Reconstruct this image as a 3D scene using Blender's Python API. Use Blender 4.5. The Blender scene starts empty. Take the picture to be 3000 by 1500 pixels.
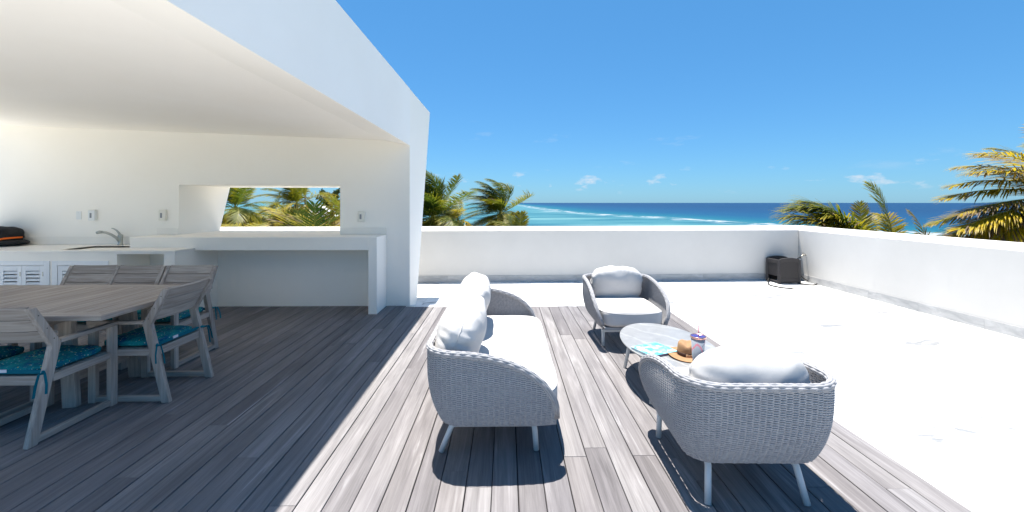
import bpy, bmesh, math, random
from mathutils import Vector, Matrix, noise

random.seed(7)
R = math.radians
scene = bpy.context.scene
col = scene.collection

# ---------------------------------------------------------------- camera
F, HZ, EYE, YAW = 1250.0, 594.0, 1.5, 0.0144     # focal length and horizon in photo pixels, eye height in metres
cam = bpy.data.objects.new('camera', bpy.data.cameras.new('camera'))
col.objects.link(cam)
cam.data.sensor_width = 36.0
cam.data.lens = 36.0 * F / 3000.0
cam.data.shift_y = -(750.0 - HZ) / 3000.0
cam.data.clip_start = 0.05
cam.data.clip_end = 60000.0
cam.location = (0, 0, EYE)
cam.rotation_euler = (R(90), 0, -YAW)
scene.camera = cam
scene.render.resolution_x, scene.render.resolution_y = 1024, 512

# ---------------------------------------------------------------- world, sun, exposure
SUN = Vector((0.09, -0.20, -1.0)).normalized()    # travel direction of the light
EXPOSURE = 1.50
world = bpy.data.worlds.new('World')
scene.world = world
world.use_nodes = True


def make_world():
    nt = world.node_tree
    nt.nodes.clear()
    N = nt.nodes.new
    L = nt.links.new
    out = N('ShaderNodeOutputWorld')
    bg = N('ShaderNodeBackground')
    bg.inputs['Strength'].default_value = 0.0545
    sky = N('ShaderNodeTexSky')
    sky.sky_type = 'NISHITA'
    sky.sun_disc = False
    sky.sun_elevation = math.asin(-SUN.z)
    sky.sun_rotation = math.atan2(-SUN.x, -SUN.y)
    sky.altitude = 0
    sky.air_density = 1.0
    sky.dust_density = 0.25
    sky.ozone_density = 2.2
    hs = N('ShaderNodeHueSaturation')
    hs.inputs['Saturation'].default_value = 1.0
    hs.inputs['Value'].default_value = 1.0
    L(sky.outputs[0], hs.inputs['Color'])
    tint = N('ShaderNodeMix'); tint.data_type = 'RGBA'; tint.blend_type = 'MULTIPLY'
    tint.inputs[0].default_value = 1.0
    tint.inputs[7].default_value = (0.56, 0.90, 1.18, 1)
    L(hs.outputs[0], tint.inputs[6])
    flat = N('ShaderNodeMix'); flat.data_type = 'RGBA'
    flat.inputs[0].default_value = 0.5
    flat.inputs[7].default_value = (0.42, 2.2, 4.6, 1)
    L(tint.outputs[2], flat.inputs[6])
    tc = N('ShaderNodeTexCoord')
    sep = N('ShaderNodeSeparateXYZ')
    L(tc.outputs['Generated'], sep.inputs[0])
    # small fair-weather puffs low over the horizon and faint wisps above them
    def layer(scale, nscale, lo, hi, e0, e1, e2, e3, detail):
        vm = N('ShaderNodeVectorMath'); vm.operation = 'MULTIPLY'
        vm.inputs[1].default_value = scale
        L(tc.outputs['Generated'], vm.inputs[0])
        ns = N('ShaderNodeTexNoise')
        ns.inputs['Scale'].default_value = nscale
        ns.inputs['Detail'].default_value = detail
        ns.inputs['Roughness'].default_value = 0.6
        L(vm.outputs[0], ns.inputs['Vector'])
        mr = N('ShaderNodeMapRange')
        mr.inputs['From Min'].default_value = lo
        mr.inputs['From Max'].default_value = hi
        L(ns.outputs['Fac'], mr.inputs['Value'])
        out_ = mr.outputs[0]
        for x0, x1 in ((e0, e1), (e3, e2)):
            bd = N('ShaderNodeMapRange')
            bd.inputs['From Min'].default_value = x0
            bd.inputs['From Max'].default_value = x1
            L(sep.outputs['Z'], bd.inputs['Value'])
            k = N('ShaderNodeMath'); k.operation = 'MULTIPLY'
            L(out_, k.inputs[0]); L(bd.outputs[0], k.inputs[1])
            out_ = k.outputs[0]
        return out_
    puffs = layer((1.0, 1.0, 2.6), 13.0, 0.60, 0.72, 0.018, 0.035, 0.055, 0.085, 6.0)
    wisps = layer((1.0, 1.0, 4.5), 5.0, 0.63, 0.95, 0.05, 0.09, 0.13, 0.24, 7.0)
    mu = N('ShaderNodeMath'); mu.operation = 'MAXIMUM'
    L(puffs, mu.inputs[0]); L(wisps, mu.inputs[1])
    mu2 = N('ShaderNodeMath'); mu2.operation = 'MULTIPLY'; mu2.inputs[1].default_value = 0.75
    L(mu.outputs[0], mu2.inputs[0])
    mix = N('ShaderNodeMix'); mix.data_type = 'RGBA'
    mix.inputs[7].default_value = (4.9, 5.4, 6.0, 1)
    L(mu2.outputs[0], mix.inputs[0])
    L(flat.outputs[2], mix.inputs[6])
    L(mix.outputs[2], bg.inputs['Color'])
    L(bg.outputs[0], out.inputs['Surface'])


make_world()
sun = bpy.data.objects.new('sun', bpy.data.lights.new('sun', 'SUN'))
col.objects.link(sun)
sun.data.energy = 4.0
sun.data.angle = R(0.55)
sun.data.color = (1.0, 0.958, 0.89)
sun.rotation_euler = SUN.to_track_quat('-Z', 'Y').to_euler()
sun.location = (-2, 4, 20)
vs = scene.view_settings
vs.view_transform = 'Standard'
vs.look = 'None'
vs.exposure = EXPOSURE
vs.gamma = 1.0
vs.use_curve_mapping = False
scene.render.engine = 'CYCLES'
scene.cycles.max_bounces = 10
scene.cycles.diffuse_bounces = 7

# ---------------------------------------------------------------- photo pixel -> place
FWD = Vector((math.sin(YAW), math.cos(YAW), 0))
RGT = Vector((math.cos(YAW), -math.sin(YAW), 0))
UP = Vector((0, 0, 1))
CAMP = Vector((0, 0, EYE))


def ray(px, py):
    return FWD + RGT * ((px - 1500) / F) + UP * ((HZ - py) / F)


def at_z(px, py, z=0.0):
    d = ray(px, py)
    return CAMP + d * ((z - EYE) / d.z)


def at_y(px, py, y):
    d = ray(px, py)
    return CAMP + d * (y / d.y)


# ---------------------------------------------------------------- mesh helpers
class MB:
    def __init__(self):
        self.v = []
        self.f = []
        self.tone = None

    def quad(self, a, b, c, d):
        n = len(self.v)
        self.v += [tuple(a), tuple(b), tuple(c), tuple(d)]
        self.f.append((n, n + 1, n + 2, n + 3))

    def box(self, x0, x1, y0, y1, z0, z1):
        n = len(self.v)
        self.v += [(x0, y0, z0), (x1, y0, z0), (x1, y1, z0), (x0, y1, z0),
                   (x0, y0, z1), (x1, y0, z1), (x1, y1, z1), (x0, y1, z1)]
        for q in ((3, 2, 1, 0), (4, 5, 6, 7), (0, 1, 5, 4), (1, 2, 6, 5), (2, 3, 7, 6), (3, 0, 4, 7)):
            self.f.append(tuple(n + i for i in q))
        return self

    def bar(self, p0, p1, w, h, side=(1, 0, 0)):
        """box from p0 to p1; w across `side`, h across the third axis"""
        p0, p1 = Vector(p0), Vector(p1)
        d = (p1 - p0).normalized()
        s = Vector(side)
        s = (s - d * s.dot(d)).normalized()
        t = d.cross(s)
        n = len(self.v)
        for p in (p0, p1):
            for a, b in ((-1, -1), (1, -1), (1, 1), (-1, 1)):
                self.v.append(tuple(p + s * (a * w / 2) + t * (b * h / 2)))
        for q in ((3, 2, 1, 0), (4, 5, 6, 7), (0, 1, 5, 4), (1, 2, 6, 5), (2, 3, 7, 6), (3, 0, 4, 7)):
            self.f.append(tuple(n + i for i in q))
        return self

    def tube(self, path, r, n=8, caps=True):
        path = [Vector(p) for p in path]
        rs = r if isinstance(r, (list, tuple)) else [r] * len(path)
        base = len(self.v)
        t0 = (path[1] - path[0]).normalized()
        ref = Vector((0, 0, 1)) if abs(t0.z) < 0.9 else Vector((1, 0, 0))
        s = t0.cross(ref).normalized()
        for i, p in enumerate(path):
            a = path[max(i - 1, 0)]
            b = path[min(i + 1, len(path) - 1)]
            t = (b - a).normalized()
            s = (s - t * s.dot(t)).normalized()
            u = t.cross(s)
            for k in range(n):
                an = 2 * math.pi * k / n
                self.v.append(tuple(p + (s * math.cos(an) + u * math.sin(an)) * rs[i]))
        for i in range(len(path) - 1):
            for k in range(n):
                k2 = (k + 1) % n
                self.f.append((base + i * n + k, base + i * n + k2, base + (i + 1) * n + k2, base + (i + 1) * n + k))
        if caps:
            self.f.append(tuple(base + k for k in reversed(range(n))))
            e = base + (len(path) - 1) * n
            self.f.append(tuple(e + k for k in range(n)))
        return self

    def lathe(self, prof, n=32, c=(0, 0, 0), sx=1.0, sy=1.0):
        base = len(self.v)
        for r, z in prof:
            for k in range(n):
                a = 2 * math.pi * k / n
                self.v.append((c[0] + r * sx * math.cos(a), c[1] + r * sy * math.sin(a), c[2] + z))
        for i in range(len(prof) - 1):
            for k in range(n):
                k2 = (k + 1) % n
                self.f.append((base + i * n + k, base + i * n + k2, base + (i + 1) * n + k2, base + (i + 1) * n + k))
        if prof[0][0] > 1e-6:
            self.f.append(tuple(base + k for k in reversed(range(n))))
        if prof[-1][0] > 1e-6:
            e = base + (len(prof) - 1) * n
            self.f.append(tuple(e + k for k in range(n)))
        return self

    def prism(self, poly, mapf, a0, a1):
        """poly of 2d points swept from a0 to a1; mapf(u, v, a) -> xyz"""
        n, m = len(self.v), len(poly)
        for a in (a0, a1):
            for u, w in poly:
                self.v.append(tuple(mapf(u, w, a)))
        self.f.append(tuple(n + i for i in reversed(range(m))))
        self.f.append(tuple(n + m + i for i in range(m)))
        for i in range(m):
            j = (i + 1) % m
            self.f.append((n + i, n + j, n + m + j, n + m + i))
        return self

    def mesh(self, name, smooth=False):
        me = bpy.data.meshes.new(name)
        me.from_pydata(self.v, [], self.f)
        bm = bmesh.new()
        bm.from_mesh(me)
        if self.tone is None:
            bmesh.ops.recalc_face_normals(bm, faces=bm.faces)
        bm.to_mesh(me)
        bm.free()
        if self.tone is not None:
            at = me.attributes.new('tone', 'FLOAT', 'POINT')
            at.data.foreach_set('value', self.tone)
        if smooth:
            me.polygons.foreach_set('use_smooth', [True] * len(me.polygons))
        me.update()
        return me

    def build(self, name, mat, parent=None, smooth=False, bevel=0.0, seg=2, auto=False):
        me = self.mesh(name, smooth)
        me.materials.append(mat)
        o = bpy.data.objects.new(name, me)
        col.objects.link(o)
        if parent is not None:
            o.parent = parent
        if bevel:
            m = o.modifiers.new('bevel', 'BEVEL')
            m.width = bevel
            m.segments = seg
            m.limit_method = 'ANGLE'
            m.angle_limit = R(40)
        return o


def tag(o, label=None, cat=None, group=None, kind=None):
    if label: o['label'] = label
    if cat: o['category'] = cat
    if group: o['group'] = group
    if kind: o['kind'] = kind
    return o


def empty(name, loc=(0, 0, 0), rz=0.0):
    o = bpy.data.objects.new(name, None)
    o.empty_display_size = 0.2
    col.objects.link(o)
    o.location = loc
    o.rotation_euler = (0, 0, rz)
    return o


def inst(src, parent=None, loc=None, rot=None, scale=None):
    c = src.copy()
    col.objects.link(c)
    if parent is not None: c.parent = parent
    if loc is not None: c.location = loc
    if rot is not None: c.rotation_euler = rot
    if scale is not None: c.scale = scale
    return c


def copy_tree(o, parent=None):
    c = o.copy()
    col.objects.link(c)
    if parent is not None:
        c.parent = parent
    for ch in list(o.children):
        copy_tree(ch, c)
    return c


# ---------------------------------------------------------------- materials
MATS = {}


class NT:
    """small wrapper round a material's node tree"""

    def __init__(self, name, rough=0.6, spec=0.4, color=(0.8, 0.8, 0.8)):
        self.m = bpy.data.materials.new(name)
        self.m.use_nodes = True
        self.t = self.m.node_tree
        self.b = self.t.nodes['Principled BSDF']
        self.b.inputs['Roughness'].default_value = rough
        self.b.inputs['Specular IOR Level'].default_value = spec
        self.b.inputs['Base Color'].default_value = (*color, 1)
        MATS[name] = self.m

    def n(self, t, **kw):
        nd = self.t.nodes.new(t)
        for k, v in kw.items():
            setattr(nd, k, v)
        return nd

    def l(self, a, b):
        self.t.links.new(a, b)

    def math(self, op, a, b=None, c=None):
        nd = self.n('ShaderNodeMath', operation=op)
        for i, x in enumerate((a, b, c)):
            if x is None: continue
            if isinstance(x, (int, float)): nd.inputs[i].default_value = x
            else: self.l(x, nd.inputs[i])
        return nd.outputs[0]

    def coords(self, kind='Object', scale=(1, 1, 1), offset=None):
        if kind == 'Position':
            src = self.n('ShaderNodeNewGeometry').outputs['Position']
        else:
            src = self.n('ShaderNodeTexCoord').outputs[kind]
        mp = self.n('ShaderNodeVectorMath', operation='MULTIPLY')
        mp.inputs[1].default_value = scale
        self.l(src, mp.inputs[0])
        o = mp.outputs[0]
        if offset is not None:
            ad = self.n('ShaderNodeVectorMath', operation='ADD')
            self.l(o, ad.inputs[0]); self.l(offset, ad.inputs[1])
            o = ad.outputs[0]
        return o

    def noise(self, vec, scale=5.0, detail=4.0, rough=0.55, dist=0.0):
        nd = self.n('ShaderNodeTexNoise')
        nd.inputs['Scale'].default_value = scale
        nd.inputs['Detail'].default_value = detail
        nd.inputs['Roughness'].default_value = rough
        nd.inputs['Distortion'].default_value = dist
        self.l(vec, nd.inputs['Vector'])
        return nd.outputs['Fac']

    def ramp(self, fac, stops, interp='LINEAR'):
        nd = self.n('ShaderNodeValToRGB')
        cr = nd.color_ramp
        cr.interpolation = interp
        while len(cr.elements) < len(stops): cr.elements.new(0.5)
        for e, (p, c) in zip(cr.elements, stops):
            e.position = p
            e.color = (*c, 1) if len(c) == 3 else c
        self.l(fac, nd.inputs[0])
        return nd.outputs['Color']

    def mix(self, fac, a, b, mode='MIX'):
        nd = self.n('ShaderNodeMix', data_type='RGBA', blend_type=mode)
        for i, x in ((0, fac), (6, a), (7, b)):
            if isinstance(x, (int, float)): nd.inputs[i].default_value = x
            elif isinstance(x, tuple): nd.inputs[i].default_value = (*x, 1)
            else: self.l(x, nd.inputs[i])
        return nd.outputs[2]

    def rng(self, v, a, b, c=0.0, d=1.0):
        nd = self.n('ShaderNodeMapRange')
        self.l(v, nd.inputs['Value'])
        for k, x in (('From Min', a), ('From Max', b), ('To Min', c), ('To Max', d)):
            nd.inputs[k].default_value = x
        return nd.outputs[0]

    def color(self, c):
        self.l(c, self.b.inputs['Base Color'])
        return self

    def bump(self, h, strength=0.3, dist=0.01):
        nd = self.n('ShaderNodeBump')
        nd.inputs['Strength'].default_value = strength
        nd.inputs['Distance'].default_value = dist
        self.l(h, nd.inputs['Height'])
        self.l(nd.outputs[0], self.b.inputs['Normal'])
        return self

    def random(self):
        return self.n('ShaderNodeObjectInfo').outputs['Random']


def make_materials():
    # painted render: walls, ceiling
    a = NT('plaster', 0.85, 0.25)
    v = a.coords('Position')
    n1 = a.noise(v, 0.9, 5, 0.6)
    n2 = a.noise(v, 26, 4, 0.6)
    a.color(a.ramp(n1, [(0.3, (0.90, 0.865, 0.81)), (0.7, (0.93, 0.90, 0.85))]))
    a.bump(n2, 0.12, 0.004)
    a = NT('plaster_bounce_warm', 0.85, 0.25)  # same plaster tinted warmer indoors, standing in for warm bounce light
    v = a.coords('Position')
    n1 = a.noise(v, 0.9, 5, 0.6)
    a.color(a.ramp(n1, [(0.3, (0.915, 0.868, 0.79)), (0.7, (0.94, 0.90, 0.83))]))
    a.bump(a.math('ADD', a.noise(v, 26, 4, 0.6), a.math('MULTIPLY', a.noise(v, 3.5, 3, 0.5), 5.0)), 0.16, 0.005)
    a = NT('plaster_weathered', 0.9, 0.2)
    v = a.coords('Position')
    n1 = a.noise(v, 0.7, 6, 0.62)
    c = a.ramp(n1, [(0.3, (0.59, 0.565, 0.53)), (0.7, (0.65, 0.625, 0.59))])
    sp = a.rng(a.noise(a.coords('Position', (1.6, 1.6, 0.5)), 1.5, 3, 0.5), 0.70, 0.76, 0, 0.12)
    a.color(a.mix(sp, c, (0.45, 0.45, 0.45)))
    a.bump(a.noise(v, 26, 4, 0.6), 0.12, 0.004)
    # worktop
    a = NT('worktop', 0.4, 0.5)
    v = a.coords('Position')
    a.color(a.ramp(a.noise(v, 3, 6, 0.6), [(0.3, (0.85, 0.80, 0.725)), (0.7, (0.90, 0.86, 0.79))]))
    # louvre paint
    a = NT('louvre_paint', 0.5, 0.4, (0.82, 0.83, 0.84))
    # weathered decking
    a = NT('decking', 0.72, 0.3)
    rnd = a.random()
    off = a.n('ShaderNodeCombineXYZ')
    a.l(a.math('MULTIPLY', rnd, 37.0), off.inputs[0])
    a.l(a.math('MULTIPLY', rnd, 91.0), off.inputs[1])
    v = a.coords('Position', (1, 1, 1), off.outputs[0])
    vs_ = a.coords('Position', (11, 0.55, 1), off.outputs[0])
    vf = a.coords('Position', (70, 1.6, 1), off.outputs[0])
    vp = a.coords('Position', (5, 1.3, 1), off.outputs[0])
    grain = a.noise(vs_, 1.6, 6, 0.62, 1.1)
    fine = a.noise(vf, 2.0, 3, 0.6, 0.3)
    patch = a.noise(vp, 1.0, 3, 0.6, 0.8)
    base = a.ramp(rnd, [(0.0, (0.160, 0.150, 0.150)), (0.18, (0.195, 0.186, 0.187)), (0.38, (0.228, 0.218, 0.216)), (0.55, (0.195, 0.182, 0.178)),
                        (0.72, (0.22, 0.207, 0.20)), (0.86, (0.255, 0.246, 0.242)), (1.0, (0.178, 0.170, 0.170))])
    base = a.mix(1.0, base, (0.85, 0.85, 0.87), 'MULTIPLY')
    c = a.mix(0.85, base, a.ramp(grain, [(0.28, (0.60, 0.59, 0.59)), (0.5, (0.98, 0.97, 0.97)), (0.74, (1.38, 1.38, 1.38))]), 'MULTIPLY')
    c = a.mix(0.42, c, a.ramp(fine, [(0.32, (0.72, 0.70, 0.70)), (0.65, (1.16, 1.16, 1.17))]), 'MULTIPLY')
    c = a.mix(0.6, c, a.ramp(patch, [(0.3, (0.80, 0.78, 0.80)), (0.7, (1.22, 1.21, 1.19))]), 'MULTIPLY')
    # silvered, rubbed streaks on some boards
    st = a.rng(grain, 0.56, 0.70)
    sel = a.rng(a.noise(a.coords('Position', (3.0, 0.7, 1), off.outputs[0]), 1.2, 2, 0.5), 0.52, 0.66)
    c = a.mix(a.math('MULTIPLY', a.math('MULTIPLY', st, sel), 0.62), c, (0.42, 0.415, 0.42))
    a.color(c)
    a.bump(a.math('ADD', a.math('MULTIPLY', fine, 0.5), grain), 0.35, 0.0022)
    # teak, grain along a local axis
    for ax, sc in (('x', (1.5, 45, 45)), ('y', (45, 1.5, 45)), ('z', (45, 45, 1.5))):
        a = NT('teak_' + ax, 0.7, 0.3)
        rnd = a.random()
        off = a.n('ShaderNodeCombineXYZ')
        a.l(a.math('MULTIPLY', rnd, 53.0), off.inputs[0]); a.l(a.math('MULTIPLY', rnd, 17.0), off.inputs[1]); a.l(a.math('MULTIPLY', rnd, 29.0), off.inputs[2])
        g = a.noise(a.coords('Object', sc, off.outputs[0]), 1.0, 5, 0.6, 0.6)
        p = a.noise(a.coords('Object', tuple(x * 0.12 + 0.6 for x in sc), off.outputs[0]), 1.0, 3, 0.55)
        c = a.ramp(g, [(0.28, (0.255, 0.215, 0.19)), (0.5, (0.375, 0.33, 0.295)), (0.75, (0.50, 0.45, 0.41))])
        c = a.mix(0.5, c, a.ramp(p, [(0.3, (0.8, 0.77, 0.75)), (0.7, (1.2, 1.18, 1.16))]), 'MULTIPLY')
        c = a.mix(0.5, c, a.ramp(rnd, [(0, (0.78, 0.76, 0.75)), (1, (1.18, 1.17, 1.15))]), 'MULTIPLY')
        a.color(c)
        a.bump(g, 0.3, 0.0015)
    # white marble floor tile
    a = NT('floor_tile', 0.45, 0.4)
    rnd = a.random()
    off = a.n('ShaderNodeCombineXYZ')
    a.l(a.math('MULTIPLY', rnd, 61.0), off.inputs[0]); a.l(a.math('MULTIPLY', rnd, 23.0), off.inputs[1])
    v = a.coords('Position', (1, 2.0, 1), off.outputs[0])
    n1 = a.noise(v, 1.1, 7, 0.6, 1.4)
    n2 = a.noise(v, 5.0, 5, 0.6, 0.5)
    c = a.ramp(n1, [(0.28, (0.20, 0.202, 0.204)), (0.35, (0.255, 0.256, 0.257)), (0.41, (0.62, 0.615, 0.605)), (0.58, (0.80, 0.79, 0.775)), (0.66, (0.62, 0.61, 0.59)), (0.76, (0.40, 0.395, 0.38))])
    c = a.mix(0.35, c, a.ramp(n2, [(0.3, (0.9, 0.9, 0.9)), (0.7, (1.04, 1.04, 1.03))]), 'MULTIPLY')
    a.color(c)
    # greyer stone for skirting
    a = NT('skirting_stone', 0.5, 0.4)
    rnd = a.random()
    off = a.n('ShaderNodeCombineXYZ')
    a.l(a.math('MULTIPLY', rnd, 61.0), off.inputs[0]); a.l(a.math('MULTIPLY', rnd, 23.0), off.inputs[2])
    n1 = a.noise(a.coords('Position', (1.4, 1.4, 5), off.outputs[0]), 1.6, 7, 0.65, 1.5)
    a.color(a.ramp(n1, [(0.3, (0.33, 0.33, 0.33)), (0.5, (0.42, 0.415, 0.41)), (0.7, (0.52, 0.515, 0.505))]))
    NT('grout', 0.9, 0.1, (0.17, 0.17, 0.17))
    NT('deck_void', 0.95, 0.05, (0.02, 0.018, 0.018))
    # coffee-table stone
    a = NT('table_stone', 0.35, 0.45)
    v = a.coords('Object', (1, 1, 1))
    w = a.n('ShaderNodeTexWave')
    w.bands_direction = 'DIAGONAL'
    w.inputs['Scale'].default_value = 1.6
    w.inputs['Distortion'].default_value = 6.0
    w.inputs['Detail'].default_value = 5
    w.inputs['Detail Scale'].default_value = 1.4
    a.l(v, w.inputs['Vector'])
    n1 = a.noise(v, 6, 7, 0.65, 0.8)
    c = a.ramp(n1, [(0.3, (0.205, 0.208, 0.212)), (0.55, (0.25, 0.252, 0.255)), (0.75, (0.30, 0.30, 0.30))])
    c = a.mix(a.rng(w.outputs['Fac'], 0.95, 1.0, 0, 0.55), c, (0.37, 0.37, 0.365))
    a.color(c)
    # rope weave
    a = NT('rope', 0.75, 0.3)
    v = a.coords('Object')
    c = a.ramp(a.noise(v, 60, 3, 0.6), [(0.3, (0.275, 0.275, 0.29)), (0.7, (0.375, 0.372, 0.385))])
    a.color(c)
    a.bump(a.noise(v, 400, 2, 0.5), 0.4, 0.002)
    # upholstery
    a = NT('canvas', 0.9, 0.15)
    v = a.coords('Object')
    a.color(a.ramp(a.noise(v, 7, 4, 0.5), [(0.3, (0.52, 0.505, 0.495)), (0.7, (0.57, 0.55, 0.535))]))
    a.bump(a.math('ADD', a.noise(v, 650, 2, 0.5), a.math('MULTIPLY', a.noise(v, 9, 3, 0.5, 1.0), 2.0)), 0.25, 0.0025)
    # legs
    NT('leg_paint', 0.4, 0.5, (0.60, 0.625, 0.635))
    NT('under_frame', 0.6, 0.3, (0.30, 0.31, 0.33))
    # teal printed cushion
    a = NT('teal_print', 0.85, 0.2)
    v = a.coords('Object')
    vo = a.n('ShaderNodeTexVoronoi'); vo.inputs['Scale'].default_value = 72
    a.l(v, vo.inputs['Vector'])
    big = a.noise(v, 8, 2, 0.5, 1.4)
    wv = a.n('ShaderNodeTexWave'); wv.wave_type = 'RINGS'
    wv.inputs['Scale'].default_value = 9; wv.inputs['Distortion'].default_value = 7; wv.inputs['Detail'].default_value = 2; wv.inputs['Detail Scale'].default_value = 1.2
    a.l(v, wv.inputs['Vector'])
    base = a.ramp(big, [(0.35, (0.0, 0.075, 0.17)), (0.5, (0.0, 0.135, 0.17)), (0.65, (0.005, 0.21, 0.215))])
    dot = a.rng(vo.outputs['Distance'], 0.40, 0.30)
    dotc = a.ramp(a.n('ShaderNodeSeparateColor').outputs[0], [(0, (0.1, 0.4, 0.4)), (1, (0.5, 0.6, 0.55))])
    sc_ = [x for x in a.t.nodes if x.type == 'SEPARATE_COLOR'][0]
    a.l(vo.outputs['Color'], sc_.inputs[0])
    rp = dotc.node.color_ramp
    rp.interpolation = 'CONSTANT'
    rp.elements[0].color = (0.02, 0.30, 0.33, 1)
    rp.elements[1].position = 0.62; rp.elements[1].color = (0.42, 0.56, 0.52, 1)
    e = rp.elements.new(0.84); e.color = (0.42, 0.44, 0.10, 1)
    on = a.math('MULTIPLY', dot, a.rng(wv.outputs['Fac'], 0.35, 0.6, 0.15, 0.9))
    a.color(a.mix(on, base, dotc))
    NT('teal_plain', 0.85, 0.2, (0.0, 0.12, 0.17))
    NT('white_tag', 0.8, 0.2, (0.62, 0.62, 0.68))
    NT('screw', 0.5, 0.5, (0.05, 0.045, 0.04))
    # resin planter
    a = NT('resin', 0.55, 0.4)
    v = a.coords('Object')
    a.color(a.ramp(a.noise(v, 30, 3, 0.5), [(0.3, (0.030, 0.026, 0.027)), (0.7, (0.040, 0.036, 0.037))]))
    a = NT('resin_weave', 0.6, 0.4)
    v = a.coords('Object')
    br = a.n('ShaderNodeTexBrick'); br.inputs['Scale'].default_value = 24; br.inputs['Mortar Size'].default_value = 0.03
    NT('hose', 0.6, 0.3, (0.022, 0.021, 0.019))
    x = NT('nickel', 0.3, 0.5, (0.42, 0.43, 0.40)); x.b.inputs['Metallic'].default_value = 1.0
    x = NT('brass', 0.35, 0.5, (0.55, 0.50, 0.42)); x.b.inputs['Metallic'].default_value = 1.0
    br_t = MATS['resin_weave'].node_tree
    # plates
    NT('plate_white', 0.45, 0.45, (0.80, 0.80, 0.78))
    NT('plate_cream', 0.45, 0.45, (0.80, 0.765, 0.68))
    NT('plate_window', 0.2, 0.5, (0.28, 0.28, 0.30))
    # bag
    a = NT('bag_fabric', 0.8, 0.25)
    a.color(a.ramp(a.noise(a.coords('Object'), 18, 4, 0.6), [(0.3, (0.010, 0.010, 0.011)), (0.7, (0.026, 0.025, 0.026))]))
    a.bump(a.noise(a.coords('Object'), 14, 3, 0.5), 0.5, 0.01)
    NT('bag_trim', 0.6, 0.3, (0.85, 0.16, 0.015))
    NT('bag_piping', 0.6, 0.3, (0.28, 0.05, 0.06))
    # hat
    a = NT('felt', 0.9, 0.15)
    a.color(a.ramp(a.noise(a.coords('Object'), 22, 4, 0.6), [(0.3, (0.29, 0.165, 0.085)), (0.7, (0.355, 0.21, 0.115))]))
    NT('hat_band', 0.7, 0.25, (0.055, 0.027, 0.02))
    NT('badge', 0.6, 0.3, (0.72, 0.47, 0.27))
    NT('badge_letter', 0.6, 0.3, (0.28, 0.12, 0.05))
    # tumbler
    a = NT('tumbler_wall', 0.25, 0.5)
    v = a.coords('Object', (1, 1, 0.7))
    w = a.n('ShaderNodeTexWave'); w.bands_direction = 'DIAGONAL'
    w.inputs['Scale'].default_value = 7; w.inputs['Distortion'].default_value = 5; w.inputs['Detail'].default_value = 2
    a.l(v, w.inputs['Vector'])
    c = a.mix(a.rng(w.outputs['Fac'], 0.90, 0.96), (0.27, 0.30, 0.34), (0.42, 0.17, 0.21))
    n1 = a.noise(a.coords('Object', (14, 14, 30)), 1.0, 2, 0.5, 0.8)
    c = a.mix(a.rng(n1, 0.66, 0.69), c, (0.12, 0.07, 0.10))
    a.color(c)
    x = NT('tumbler_lid', 0.18, 0.6, (0.16, 0.12, 0.42)); x.b.inputs['Metallic'].default_value = 0.7
    x = NT('tumbler_rim', 0.25, 0.6, (0.75, 0.42, 0.36)); x.b.inputs['Metallic'].default_value = 0.9
    NT('straw', 0.35, 0.5, (0.50, 0.22, 0.25))
    # book
    a = NT('book_cover', 0.22, 0.5)
    v = a.coords('Object', (1, 1, 1))
    vo = a.n('ShaderNodeTexVoronoi'); vo.inputs['Scale'].default_value = 22; vo.distance = 'CHEBYCHEV'
    a.l(a.coords('Object', (0.7, 1.3, 1)), vo.inputs['Vector'])
    sc2 = a.n('ShaderNodeSeparateColor'); a.l(vo.outputs['Color'], sc2.inputs[0])
    c = a.ramp(sc2.outputs[0], [(0.0, (0.02, 0.42, 0.50)), (0.3, (0.20, 0.62, 0.66)), (0.55, (0.45, 0.72, 0.76)), (0.85, (0.0, 0.30, 0.40))], 'CONSTANT')
    c = a.mix(0.35, c, a.ramp(a.noise(v, 30, 3, 0.6), [(0.3, (0.1, 0.55, 0.6)), (0.7, (0.6, 0.85, 0.86))]))
    a.color(c)
    a = NT('book_title', 0.25, 0.5)      # unreadable pale lettering on a dark strip
    n1 = a.noise(a.coords('Object', (90, 170, 1)), 1.0, 1, 0.5)
    a.color(a.mix(a.rng(n1, 0.43, 0.47), (0.0, 0.12, 0.17), (0.82, 0.84, 0.86)))
    a = NT('book_pages', 0.8, 0.2, (0.70, 0.70, 0.72))
    NT('book_spine', 0.5, 0.4, (0.16, 0.12, 0.18))
    # palms
    a = NT('frond_leaf', 0.5, 0.4)
    at = a.n('ShaderNodeAttribute'); at.attribute_name = 'tone'
    rnd = a.random()
    g = a.ramp(rnd, [(0.0, (0.030, 0.078, 0.010)), (0.5, (0.055, 0.115, 0.012)), (1.0, (0.090, 0.150, 0.016))])
    dry = a.ramp(at.outputs['Fac'], [(0.0, (0, 0, 0)), (1.0, (1, 1, 1))])
    c = a.mix(a.rng(at.outputs['Fac'], 0.0, 0.5), g, (0.58, 0.42, 0.014))
    c = a.mix(a.rng(at.outputs['Fac'], 0.5, 1.0), c, (0.215, 0.155, 0.105))
    a.color(c)
    a.b.inputs['Subsurface Weight'].default_value = 0.0
    tr = a.n('ShaderNodeBsdfTranslucent'); a.l(c, tr.inputs['Color'])
    ms = a.n('ShaderNodeMixShader'); ms.inputs[0].default_value = 0.5
    a.l(a.b.outputs[0], ms.inputs[1]); a.l(tr.outputs[0], ms.inputs[2])
    a.l(ms.outputs[0], a.t.nodes['Material Output'].inputs['Surface'])
    a = NT('rachis', 0.6, 0.3, (0.34, 0.30, 0.06))
    a = NT('palm_trunk', 0.9, 0.1)
    a.color(a.ramp(a.noise(a.coords('Object', (3, 3, 14)), 1.0, 4, 0.6), [(0.3, (0.10, 0.085, 0.07)), (0.7, (0.24, 0.21, 0.18))]))
    NT('coconut', 0.6, 0.3, (0.22, 0.20, 0.03))
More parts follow.
